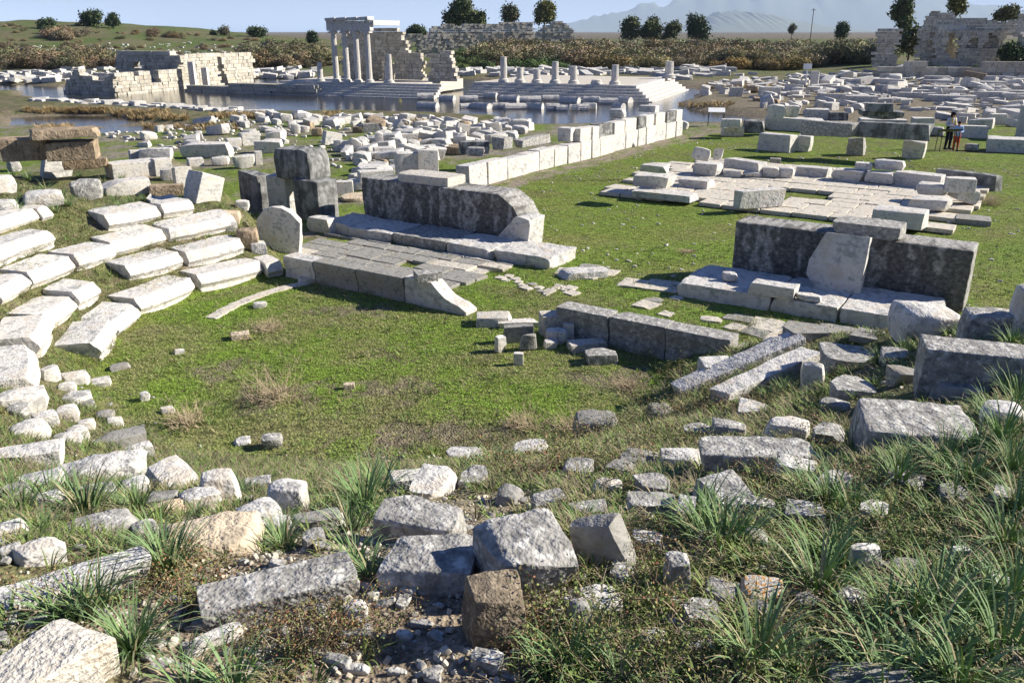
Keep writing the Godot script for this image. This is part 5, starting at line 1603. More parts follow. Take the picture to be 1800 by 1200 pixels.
# ---------------------------------------------------------------- rubble fields
func scatter(poly_px: Array, h: float, n: int, rng: RandomNumberGenerator, gap: float) -> Array:
	var poly := PackedVector2Array()
	var box := Rect2()
	for q in poly_px:
		var p := at(q[0], q[1], h)
		poly.append(Vector2(p.x, p.z))
	box = Rect2(poly[0], Vector2.ZERO)
	for p in poly: box = box.expand(p)
	var out := []
	var tries := 0
	while out.size() < n and tries < n * 60:
		tries += 1
		var p := box.position + Vector2(rng.randf(), rng.randf()) * box.size
		if not Geometry2D.is_point_in_polygon(p, poly): continue
		var ok := true
		for q in out:
			if p.distance_squared_to(q) < gap * gap:
				ok = false
				break
		if ok: out.append(p)
	return out
func rubble_fields() -> void:
	var rng := RandomNumberGenerator.new()
	rng.seed = 31
	var shapes := []
	for k in 26:
		var o: Dictionary = KIND[["b", "w", "r", "w", "f"][k % 5]]
		shapes.append(stone(Vector3(0.5, 0.5, 0.5) * Vector3(rng.randf_range(0.8, 1.3), rng.randf_range(0.5, 0.9), rng.randf_range(0.6, 1.0)), 800 + k, Vector3i(6, 5, 5), o))
	var fields := [
		[[[190, 236], [300, 222], [430, 206], [560, 206], [640, 212], [560, 245], [420, 262], [260, 262]], 34, 0.4, 0.85, "white stone lying on the grass left of the stacked blocks", 0.9],
		[[[470, 206], [620, 206], [760, 210], [890, 216], [940, 222], [900, 234], [760, 240], [660, 228], [520, 217]], 85, 0.35, 0.85, "white block in the rubble along the lagoon's near shore", 0.75],
		[[[590, 262], [700, 240], [860, 232], [930, 236], [850, 262], [720, 285], [620, 292]], 60, 0.35, 0.9, "white block in the rubble behind the ashlar wall", 0.8],
		[[[560, 330], [640, 300], [700, 292], [700, 322], [640, 342]], 12, 0.3, 0.6, "small white stone between the stacked and great blocks", 0.5],
		[[[1290, 190], [1400, 172], [1500, 176], [1520, 206], [1420, 212], [1340, 200]], 18, 0.5, 0.9, "pale block in the heap behind the raised beams", 1.0],
		[[[1190, 170], [1260, 150], [1420, 146], [1800, 158], [1800, 180], [1560, 178], [1420, 170], [1330, 178]], 46, 0.5, 1.2, "pale block in the middle rows of the right rubble field", 1.3],
		[[[1240, 146], [1440, 132], [1800, 136], [1800, 158], [1500, 160], [1330, 158]], 30, 0.7, 1.6, "pale block in the far rows of the right rubble field", 1.6],
		[[[1640, 205], [1800, 190], [1800, 235], [1740, 232]], 14, 0.5, 1.1, "pale block behind the visitors", 1.2]]
	for f in fields:
		for p in scatter(f[0], 0.0, f[1], rng, f[5]):
			var h := hgt(p.x, p.y)
			if h < -0.3: continue
			if uv2(p.x, p.y).y < 17.3 and uv2(p.x, p.y).y > 14.6 and uv2(p.x, p.y).x < 42.0: continue
			var s := rng.randf_range(f[2], f[3])
			var b := mi("fallen_block", shapes[rng.randi() % 26], M.bright if rng.randf() < 0.6 else (M.marble if rng.randf() < 0.8 else M.buff))
			b.position = Vector3(p.x, h + 0.22 * s, p.y)
			b.rotation = Vector3(rng.randf_range(-0.25, 0.25), rng.randf() * TAU if rng.randf() < 0.5 else GRID + rng.randf_range(-0.2, 0.2), rng.randf_range(-0.25, 0.25))
			b.scale = Vector3(s * rng.randf_range(0.8, 1.5), s * rng.randf_range(0.7, 1.1), s)
			tag(b, f[4], "stone block", f[4] + "s")
	# long beams laid out in rows across the right field
	for k in 34:
		var px := rng.randf_range(1440, 1800)
		var py: float = [168, 172, 178, 140, 134, 150, 160][k % 7] + rng.randf_range(-2, 2)
		var p := hit(px, py)
		var b := mi("laid_beam", shapes[(k % 5) * 5], M.marble)
		b.position = p + Vector3(0, 0.2, 0)
		b.rotation.y = GRID + 0.25 + rng.randf_range(-0.12, 0.12)
		b.scale = Vector3(rng.randf_range(1.6, 3.0), rng.randf_range(0.6, 1.0), 0.8)
		tag(b, "long grey beam laid out in rows on the right field", "stone beam", "beams laid out on the right field")
	# rubble too far and too thick to count
	for f in [[[[700, 138], [840, 116], [1000, 112], [1240, 116], [1330, 132], [1200, 140], [1120, 134], [860, 134]], 330, 0.5, 1.4, "rubble", "far strip of white rubble behind the stepped platform"], [[[0, 146], [0, 128], [200, 118], [420, 122], [560, 118], [560, 140], [450, 142], [200, 140]], 260, 0.5, 1.3, "rubble", "far white rubble at the foot of the green hill"], [[[1240, 146], [1440, 130], [1800, 134], [1800, 215], [1600, 200], [1420, 176], [1300, 180]], 640, 0.2, 0.8, "rubble", "small broken stone between the blocks of the right field"], [[[150, 240], [300, 215], [470, 204], [640, 204], [930, 222], [840, 260], [700, 290], [560, 300], [380, 270]], 520, 0.08, 0.3, "stone_litter", "small white stones littering the ground left of the wall"], [[[600, 330], [900, 330], [1080, 280], [1240, 240], [1800, 285], [1800, 560], [1300, 500], [1000, 480]], 520, 0.03, 0.09, "stone_litter", "small white chips scattered over the court lawn"], [[[-40, 100], [60, 80], [250, 74], [520, 78], [560, 96], [300, 104], [0, 112]], 240, 0.2, 0.55, "hill_stones", "pale stones dotted over the green hill"], [[[0, 1200], [-100, 900], [0, 640], [300, 700], [400, 800], [900, 880], [1500, 900], [1800, 1000], [1700, 1200]], 420, 0.02, 0.075, "stone_litter", "small pale stones between the foreground tufts"]]:
		var mm := MultiMesh.new()
		mm.transform_format = MultiMesh.TRANSFORM_3D
		mm.mesh = shapes[7] if f[3] < 0.5 else shapes[15]
		var pts := scatter(f[0], 0.0, f[1], rng, 0.05)
		if f[5].contains("hill") or f[5].contains("tufts"):
			pts = []
			var poly := PackedVector2Array()
			for q in f[0]: poly.append(Vector2(q[0], q[1]))
			while pts.size() < f[1]:
				var c := Vector2(rng.randf_range(-100, 1800), rng.randf_range(60, 1200))
				if not Geometry2D.is_point_in_polygon(c, poly): continue
				var w := hit(c.x, c.y)
				pts.append(Vector2(w.x, w.z))
		var xs := []
		for p in pts:
			var h := hgt(p.x, p.y)
			if h < -0.3: continue
			var s := rng.randf_range(f[2], f[3])
			xs.append(Transform3D(Basis.from_euler(Vector3(rng.randf_range(-0.2, 0.2), (GRID + 0.25 + rng.randf_range(-0.3, 0.3)) if rng.randf() < 0.6 else rng.randf() * TAU, rng.randf_range(-0.2, 0.2))) * Basis.from_scale(Vector3(s * rng.randf_range(0.7, 2.0), s * rng.randf_range(0.5, 1.0), s)), Vector3(p.x, h + s * 0.15, p.y)))
		mm.instance_count = xs.size()
		for i in xs.size(): mm.set_instance_transform(i, xs[i])
		var o := MultiMeshInstance3D.new()
		o.name = numbered(f[4])
		o.multimesh = mm
		o.material_override = M.marble if not f[5].contains("tufts") else M.lichen
		add_child(o)
		o.set_meta("kind", "stuff")
		tag(o, f[5], "rubble")

# ---------------------------------------------------------------- trees and scrub
func tree(label: String, px: float, ytop: float, ybot: float, wpx: float, z: float, sd: int, cols: Array, leaf := 0.28, dense := 190) -> void:
	var rng := RandomNumberGenerator.new()
	rng.seed = sd
	var p := pz(px, ybot, z)
	var g := hgt(p.x, z)
	var top := pz(px, ytop, z).y - g
	var low := maxf(pz(px, ybot, z).y - g, 0.3)
	var s := absf(z) / 1520.0
	var rx := wpx * 0.5 * s
	var o := thing("tree", label, "tree", Vector3(p.x, g, z))
	var mid := (top + low) * 0.5
	var ry := maxf((top - low) * 0.5, 0.6)
	var lobes := []
	var limbs := [[[Vector3(0, -0.3, 0), Vector3(rng.randf_range(-0.1, 0.1), low * 0.6, 0), Vector3(0.05, mid, 0.05)], [0.08 + rx * 0.06, 0.06 + rx * 0.045, 0.03]]]
	for k in 11:
		var a := rng.randf() * TAU
		var e := rng.randf_range(-0.75, 0.62)
		var c := Vector3(cos(a) * rx * rng.randf_range(0.3, 0.68), mid + e * ry, sin(a) * rx * 0.5)
		lobes.append([c, Vector3(rx * rng.randf_range(0.36, 0.52), ry * rng.randf_range(0.3, 0.46), rx * rng.randf_range(0.36, 0.52))])
		limbs.append([[Vector3(0, low + (mid - low) * 0.3 * rng.randf(), 0), c], [0.03 + rx * 0.02, 0.015]])
	lobes.append([Vector3(0, mid + ry * 0.1, 0), Vector3(rx * 0.5, ry * 0.7, rx * 0.5)])
	mi("trunk", tubes(limbs), M.bark, o)
	mi("crown", foliage(lobes, dense * 1.3, leaf, sd, cols, 0.4), M.leaf, o)
func trees() -> void:
	var dark := [Color(0.045, 0.07, 0.03), Color(0.06, 0.085, 0.035), Color(0.05, 0.075, 0.04)]
	var mid := [Color(0.08, 0.10, 0.035), Color(0.10, 0.115, 0.04), Color(0.06, 0.085, 0.03)]
	var gold := [Color(0.19, 0.17, 0.045), Color(0.14, 0.14, 0.04), Color(0.10, 0.11, 0.04)]
	var grey := [Color(0.15, 0.13, 0.10), Color(0.12, 0.11, 0.08), Color(0.11, 0.12, 0.06)]
	tree("broad dark tree on the hill's crest, largest of three at left", 165, 20, 50, 38, -205, 1, dark, 0.34)
	tree("small round tree right of the broad one on the hill's crest", 198, 25, 43, 19, -205, 2, dark, 0.26)
	tree("squat tree on the hill left of the broad one", 84, 37, 55, 28, -195, 3, dark, 0.3)
	tree("small bushy tree below the squat one on the hill", 86, 56, 74, 14, -180, 4, dark, 0.26)
	tree("bare reddish tree on the hill's right shoulder", 394, 46, 66, 17, -215, 5, grey, 0.22, 90)
	tree("dark tree clump on the hill's right end", 450, 50, 70, 34, -215, 6, dark, 0.28)
	tree("small dark tree left of the portico", 548, 56, 78, 18, -200, 7, dark, 0.28)
	tree("tiny bush on the hill left of the bare reddish tree", 375, 58, 66, 9, -215, 19, dark, 0.2, 60)
	tree("tall dense tree rising behind the long rough wall", 806, -6, 44, 62, -200, 8, mid, 0.4, 260)
	tree("shorter olive tree joined to the tall dense one", 838, 20, 44, 30, -196, 9, mid, 0.34)
	tree("dark low tree just right of the portico roof", 732, 46, 64, 34, -205, 10, dark, 0.3)
	tree("greyish round tree on top of the rough wall", 897, 10, 42, 40, -205, 11, grey + mid, 0.32)
	tree("yellow green tree rising right of the greyish one", 956, 2, 38, 38, -205, 12, gold, 0.34, 230)
	tree("olive tree beyond the scrub, left of a row of three", 1110, 30, 68, 34, -240, 13, mid, 0.36)
	tree("olive tree in the middle of the row of three", 1144, 29, 70, 38, -240, 14, mid, 0.36)
	tree("olive tree at the right of the row of three", 1178, 38, 70, 32, -236, 15, mid, 0.36)
	tree("single dark tree standing right of the row of three", 1227, 23, 70, 40, -230, 16, dark, 0.38, 230)
	tree("small leaning dark tree near the utility pole", 1478, 38, 68, 22, -200, 17, dark, 0.26)
	tree("tall narrow tree left of the arched ruin", 1580, -12, 62, 34, -150, 18, mid, 0.3, 230)
	tree("bushy tree growing from the gap beside the arched ruin", 1598, 46, 92, 42, -118, 20, mid + grey, 0.26, 230)
	tree("small yellow green tree on top of the arched ruin", 1680, -10, 30, 26, -125, 21, gold, 0.24)
	tree("low bush growing on the arched ruin's right top", 1768, 14, 32, 40, -112, 22, grey + mid, 0.2)
	tree("dark shrub at the foot of the arched ruin's right end", 1782, 82, 112, 44, -101, 23, dark, 0.24)
	tree("bare brown shrub on the plain left of the utility pole", 1392, 42, 58, 12, -210, 24, grey, 0.2, 80)
	# thickets: one mass each
	var spread := [
		["scrub_thicket", "brown and olive scrub thicket along the bank behind the stoa", [[860, 1545, -125.0, -150.0, 300, 0.9, 3.0]], [[0.22, 0.185, 0.125], [0.17, 0.16, 0.09], [0.24, 0.205, 0.14], [0.14, 0.15, 0.07]]],
		["green_thicket", "dark green undergrowth on the slope below the rough wall", [[800, 1010, -120.0, -155.0, 50, 1.0, 1.8], [1180, 1540, -165.0, -200.0, 60, 1.2, 2.6], [1600, 1780, -101.0, -103.0, 24, 0.5, 1.0]], [[0.08, 0.125, 0.045], [0.11, 0.15, 0.05], [0.09, 0.125, 0.05]]],
		["golden_thicket", "golden autumn shrubs within the scrub bank", [[1180, 1400, -121.0, -124.0, 6, 1.4, 2.2], [1050, 1180, -121.0, -123.0, 4, 1.5, 2.3]], [[0.30, 0.21, 0.08], [0.25, 0.19, 0.10], [0.20, 0.17, 0.09]]],
		["hill_scrub", "brown scrub at the foot of the green hill", [[-20, 215, -118.0, -140.0, 60, 1.2, 2.4], [440, 570, -125.0, -150.0, 34, 1.4, 2.8], [100, 160, -170.0, -185.0, 9, 1.2, 2.2], [270, 320, -190.0, -200.0, 6, 1.0, 1.6], [-20, 540, -150.0, -205.0, 110, 0.3, 0.9]], [[0.24, 0.185, 0.13], [0.19, 0.16, 0.10], [0.15, 0.15, 0.08]]]]
	var rng := RandomNumberGenerator.new()
	rng.seed = 4
	var sd := 60
	for t in spread:
		var cols := []
		for c in t[3]: cols.append(Color(c[0], c[1], c[2]))
		var lobes := []
		for k in 7:
			var a := rng.randf() * TAU
			lobes.append([Vector3(cos(a) * 0.5, rng.randf_range(0.3, 0.75), sin(a) * 0.5), Vector3(0.45, 0.36, 0.45)])
		sd += 1
		var mm := MultiMesh.new()
		mm.transform_format = MultiMesh.TRANSFORM_3D
		mm.use_colors = true
		mm.mesh = foliage(lobes, 420, 0.055, sd, cols, 0.3)
		var xs := []
		for r in t[2]:
			for k in r[4]:
				var z := rng.randf_range(r[2], r[3])
				var p := pz(rng.randf_range(r[0], r[1]), 100, z)
				var s := rng.randf_range(r[5], r[6])
				xs.append(Transform3D(Basis(Vector3.UP, rng.randf() * TAU).scaled(Vector3(s * rng.randf_range(1.0, 1.6), s, s * rng.randf_range(1.0, 1.6))), Vector3(p.x, hgt(p.x, z) - 0.1 * s, z)))
		mm.instance_count = xs.size()
		for i in xs.size():
			mm.set_instance_transform(i, xs[i])
			var tone := rng.randf_range(0.7, 1.45)
			mm.set_instance_color(i, Color(tone * rng.randf_range(0.85, 1.2), tone, tone * rng.randf_range(0.8, 1.1)))
		var o := MultiMeshInstance3D.new()
		o.name = t[0]
		o.multimesh = mm
		o.material_override = M.leaf
		add_child(o)
		o.set_meta("kind", "stuff")
		tag(o, t[1], "scrub")
# ---------------------------------------------------------------- the two visitors
func hand(bones: Array, wrist: Vector3, dir: Vector3, side: Vector3) -> void:
	var palm := wrist + dir * 0.085
	bones.append([wrist, palm, 0.022, 0.026])
	bones.append([wrist + side * 0.01, palm + side * 0.022, 0.02, 0.02])
	bones.append([wrist - side * 0.01, palm - side * 0.022, 0.02, 0.02])
	var down := dir.cross(side).normalized()
	if down.y > 0: down = -down
	for k in 4:
		var r := palm + side * (k - 1.5) * 0.019
		var l: float = [0.066, 0.078, 0.074, 0.056][k]
		var m := r + dir * l * 0.55 + down * 0.006
		bones.append([r, m, 0.0092, 0.0085])
		bones.append([m, m + dir * l * 0.36 + down * l * 0.3, 0.0085, 0.0075])
	var t := wrist + dir * 0.03 - side * 0.026
	bones.append([t, t + dir * 0.035 - side * 0.022, 0.011, 0.0095])
	bones.append([t + dir * 0.035 - side * 0.022, t + dir * 0.062 - side * 0.024, 0.0095, 0.008])
func person(label: String, where: Vector3, turn: float, h: float, skin: Material, shirt: Material, trousers: Material, hair: Material, long_hair: bool, bow: float, scarf: Material) -> Node3D:
	var o := thing("person", label, "person", where, turn)
	var k := h / 1.7
	var P := func(x, y, z) -> Vector3: return Vector3(x, y, z) * k
	# skin: head, neck, forearms, hands as one surface with the body beneath the clothes
	var hd := Vector3(0.0, 1.56, 0.03 + bow * 0.5) * k
	var body := [
		[P.call(0, 0.98, 0), P.call(0, 1.12, 0), 0.125 * k, 0.115 * k], [P.call(0, 1.12, 0), P.call(0, 1.34, 0.01), 0.115 * k, 0.13 * k],
		[P.call(-0.10, 1.36, 0), P.call(0.10, 1.36, 0), 0.085 * k, 0.085 * k], [P.call(0, 1.36, 0), hd - Vector3(0, 0.09, 0) * k, 0.055 * k, 0.05 * k],
		[hd + Vector3(0, 0.03, -0.015) * k, hd + Vector3(0, -0.045, 0.02) * k, 0.095 * k, 0.068 * k],
		[hd + Vector3(0, -0.01, 0.085) * k, hd + Vector3(0, -0.035, 0.105) * k, 0.014 * k, 0.017 * k],
		[hd + Vector3(-0.025, -0.07, 0.07) * k, hd + Vector3(0.025, -0.07, 0.07) * k, 0.012 * k, 0.012 * k],
		[hd + Vector3(-0.095, 0.01, -0.01) * k, hd + Vector3(-0.098, -0.03, -0.01) * k, 0.018 * k, 0.014 * k],
		[hd + Vector3(0.095, 0.01, -0.01) * k, hd + Vector3(0.098, -0.03, -0.01) * k, 0.018 * k, 0.014 * k]]
	var sleeves := [
		[P.call(0, 0.94, 0), P.call(0, 1.12, 0), 0.15 * k, 0.135 * k], [P.call(-0.05, 0.95, 0), P.call(0.05, 0.95, 0), 0.145 * k, 0.145 * k], [P.call(0, 1.12, 0), P.call(0, 1.33, 0.01), 0.135 * k, 0.145 * k],
		[P.call(-0.12, 1.37, 0), P.call(0.12, 1.37, 0), 0.09 * k, 0.09 * k]]
	var legs := []
	var hands := []
	for s in [-1.0, 1.0]:
		var sh: Vector3 = P.call(0.19 * s, 1.37, 0.0)
		var el: Vector3 = P.call(0.25 * s, 1.11, 0.02)
		var wr: Vector3 = P.call(0.13 * s, 1.08, 0.25)
		sleeves.append([sh, el, 0.062 * k, 0.05 * k])
		sleeves.append([el, wr, 0.05 * k, 0.036 * k])
		body.append([sh, el, 0.045 * k, 0.038 * k])
		body.append([el, wr, 0.036 * k, 0.024 * k])
		hands.append([wr, (Vector3(-0.35 * s, 0.1, 0.9)).normalized(), Vector3(-s, 0, -0.3).normalized()])
		legs.append([P.call(0.085 * s, 0.96, 0), P.call(0.10 * s, 0.52, 0.02), 0.105 * k, 0.07 * k])
		legs.append([P.call(0.10 * s, 0.52, 0.02), P.call(0.115 * s, 0.09, -0.01), 0.07 * k, 0.052 * k])
		body.append([P.call(0.115 * s, 0.1, -0.01), P.call(0.115 * s, 0.05, -0.01), 0.04 * k, 0.038 * k])
		body.append([P.call(0.09 * s, 0.93, 0), P.call(0.10 * s, 0.52, 0.02), 0.08 * k, 0.055 * k])
		body.append([P.call(0.10 * s, 0.52, 0.02), P.call(0.115 * s, 0.1, -0.01), 0.05 * k, 0.035 * k])
	legs.append([P.call(-0.06, 0.97, 0), P.call(0.06, 0.97, 0), 0.13 * k, 0.13 * k])
	var v := PackedVector3Array()
	var t := PackedInt32Array()
	figure_into(body, 0.017, 0.03, v, t)
	for q in hands:
		var hb := []
		hand(hb, Vector3.ZERO, q[1], q[2])
		for b in hb:
			b[0] = q[0] + b[0] * k
			b[1] = q[0] + b[1] * k
			b[2] *= k
			b[3] *= k
		figure_into(hb, 0.005, 0.006, v, t)
	mi("body", finish(v, t, -1.0), skin, o)
	for c in [["trousers", legs, trousers, 0.05], ["sweater", sleeves, shirt, 0.05]]:
		var cv := PackedVector3Array()
		var ct := PackedInt32Array()
		figure_into(c[1], 0.02, c[3], cv, ct)
		mi(c[0], finish(cv, ct, -1.0), c[2], o)
	var hb := [[hd + Vector3(0, 0.05, -0.03) * k, hd + Vector3(0, 0.045, 0.02) * k, 0.098 * k, 0.085 * k], [hd + Vector3(0, 0.0, -0.06) * k, hd + Vector3(0, -0.06, -0.06) * k, 0.085 * k, 0.07 * k]]
	if long_hair:
		for s in [-1.0, 1.0]: hb.append([hd + Vector3(0.075 * s, 0.0, -0.02) * k, hd + Vector3(0.09 * s, -0.2, -0.02) * k, 0.04 * k, 0.035 * k])
		hb.append([hd + Vector3(0, -0.05, -0.07) * k, hd + Vector3(0, -0.26, -0.09) * k, 0.08 * k, 0.07 * k])
	var hv := PackedVector3Array()
	var ht := PackedInt32Array()
	figure_into(hb, 0.014, 0.03, hv, ht)
	mi("hair", finish(hv, ht, -1.0), hair, o)
	for s in [-1.0, 1.0]:
		var eye := mi("eye", turned([[0.002, -0.011], [0.010, -0.006], [0.012, 0.0], [0.010, 0.006], [0.002, 0.011]], 8), M.metal, o)
		eye.position = hd + Vector3(0.034 * s, 0.005, 0.074) * k
		var shoe := mi("shoe", stone(Vector3(0.045, 0.04, 0.125) * k, 5, Vector3i(5, 4, 6), {"rad": 0.3, "cuts": 0, "bump": 0.0, "planes": [[0, 0.7, 0.7, 1.2]]}), M.metal, o)
		shoe.position = P.call(0.115 * s, 0.04, 0.045)
	if scarf:
		var sv := PackedVector3Array()
		var stt := PackedInt32Array()
		figure_into([[P.call(-0.09, 1.42, 0.04), P.call(0.09, 1.42, 0.04), 0.055 * k, 0.055 * k], [P.call(0.08, 1.42, 0.07), P.call(0.11, 1.15, 0.14), 0.055 * k, 0.06 * k], [P.call(-0.08, 1.42, 0.07), P.call(-0.06, 1.25, 0.13), 0.05 * k, 0.045 * k]], 0.016, 0.03, sv, stt)
		mi("scarf", finish(sv, stt, -1.0), scarf, o)
	return o
func visitors() -> void:
	var cloth := func(r: float, g: float, b: float) -> Material: return mat(Color(r, g, b), null, null, 1.0, 0.95)
	var skin: Material = cloth.call(0.80, 0.60, 0.49)
	var base := hit(1663, 263)
	person("person in grey sweater, yellow scarf and dark trousers reading the board", hit(1665, 262), 0.25, 1.66, skin, cloth.call(0.72, 0.73, 0.76), cloth.call(0.13, 0.14, 0.18), cloth.call(0.12, 0.09, 0.07), true, 0.06, cloth.call(0.80, 0.70, 0.42))
	person("small person in light blue top and orange trousers leaning over the board", hit(1679, 264), -0.35, 1.28, skin, cloth.call(0.62, 0.72, 0.88), cloth.call(0.74, 0.27, 0.12), cloth.call(0.20, 0.12, 0.08), false, 0.14, null)
	var p := hit(1664, 266)
	var o := thing("reading_board", "tilted dark reading board on thin legs before the two visitors", "sign", p, 0.1)
	var top := mi("board", stone(Vector3(0.50, 0.02, 0.20), 3, Vector3i(5, 3, 4), {"cuts": 0, "bump": 0.0, "rad": 0.2}), M.olive, o)
	top.position = Vector3(0, 0.92, 0)
	top.rotation.x = -0.3
	mi("edge", box_mesh(Vector3(0.50, 0.014, 0.014)), M.metal, o).position = Vector3(0, 0.985, 0.2)
	for e in [[-0.44, -0.12], [-0.40, 0.12], [0.42, -0.12], [0.40, 0.12]]:
		mi("leg", tubes([[[Vector3(e[0] * 1.05, -0.05, e[1] * 1.2), Vector3(e[0], 0.9 - e[1] * 0.5, e[1])], [0.016, 0.016]]], 6), M.metal, o)
# ---------------------------------------------------------------- plants near the camera
func tuft_mesh(sd: int, n: int, len: float, wide: float, lean: float, cols: Array) -> ArrayMesh:
	var rng := RandomNumberGenerator.new()
	rng.seed = sd
	var v := PackedVector3Array()
	var nn := PackedVector3Array()
	var c := PackedColorArray()
	for k in n:
		var a := rng.randf() * TAU
		var out := Vector3(cos(a), 0, sin(a))
		var side := Vector3(-sin(a), 0, cos(a))
		var p := out * rng.randf() * len * 0.16
		var l := len * rng.randf_range(0.55, 1.1)
		var tilt := lean * pow(rng.randf(), 0.7)
		var bend := rng.randf_range(0.3, 1.3) * (0.4 + lean)
		var col: Color = cols[rng.randi() % cols.size()] * rng.randf_range(0.8, 1.2)
		var prev := [p - side * wide, p + side * wide]
		var seg := 5
		for s in seg:
			var f := (s + 1.0) / seg
			var ang := tilt + bend * f * f
			p += (Vector3.UP * cos(ang) + out * sin(ang)) * l / seg
			var w := wide * (1.0 - f * f) + 0.0006
			var cur := [p - side * w, p + side * w]
			var nm := (out * cos(ang) - Vector3.UP * sin(ang)) * -1.0
			for e in [prev[0], cur[0], cur[1], prev[0], cur[1], prev[1]]:
				v.append(e)
				nn.append(nm)
				c.append(col)
			prev = cur
	return arrays(v, nn, c)
func bramble_parts(sd: int, r: float, h: float, stems: int, cols: Array) -> Array:
	var rng := RandomNumberGenerator.new()
	rng.seed = sd
	var list := []
	var v := PackedVector3Array()
	var n := PackedVector3Array()
	var c := PackedColorArray()
	for k in stems:
		var a := rng.randf() * TAU
		var p := Vector3(cos(a), 0, sin(a)) * r * sqrt(rng.randf()) * 0.7
		var d := (Vector3(rng.randfn(), 1.6, rng.randfn())).normalized()
		var pts := [p]
		var rad := [0.004]
		for s in 6:
			d = (d + Vector3(rng.randfn() * 0.5, -0.24, rng.randfn() * 0.5)).normalized()
			p += d * h * 0.3
			p.y = maxf(p.y, 0.02)
			pts.append(p)
			rad.append(0.0035 - s * 0.0004)
			for q in 7:
				var lp := p + Vector3(rng.randfn(), rng.randfn() * 0.7, rng.randfn()) * h * 0.14
				lp.y = maxf(lp.y, 0.01)
				var w := Vector3(rng.randfn(), rng.randfn(), rng.randfn()).normalized()
				var l := w.cross(Vector3(rng.randfn(), rng.randfn(), rng.randfn())).normalized()
				var z := rng.randf_range(0.007, 0.0145)
				if l.cross(w).y < 0.0: w = -w
				var nm := l.cross(w).normalized()
				var col: Color = cols[rng.randi() % cols.size()] * rng.randf_range(0.75, 1.25)
				for e in [lp - l * z, lp + w * z * 0.75, lp + l * z, lp - l * z, lp + l * z, lp - w * z * 0.75]:
					v.append(e)
					n.append(nm)
					c.append(col)
		list.append([pts, rad])
	return [tubes(list, 3), arrays(v, n, c)]
func multi(called: String, mesh: Mesh, xs: Array, cs: Array, m: Material, label: String, category: String) -> void:
	var mm := MultiMesh.new()
	mm.transform_format = MultiMesh.TRANSFORM_3D
	mm.use_colors = cs.size() > 0
	mm.mesh = mesh
	mm.instance_count = xs.size()
	for i in xs.size():
		mm.set_instance_transform(i, xs[i])
		if cs.size() > 0: mm.set_instance_color(i, cs[i])
	var o := MultiMeshInstance3D.new()
	o.name = numbered(called)
	o.multimesh = mm
	o.material_override = m
	add_child(o)
	o.set_meta("kind", "stuff")
	tag(o, label, category)
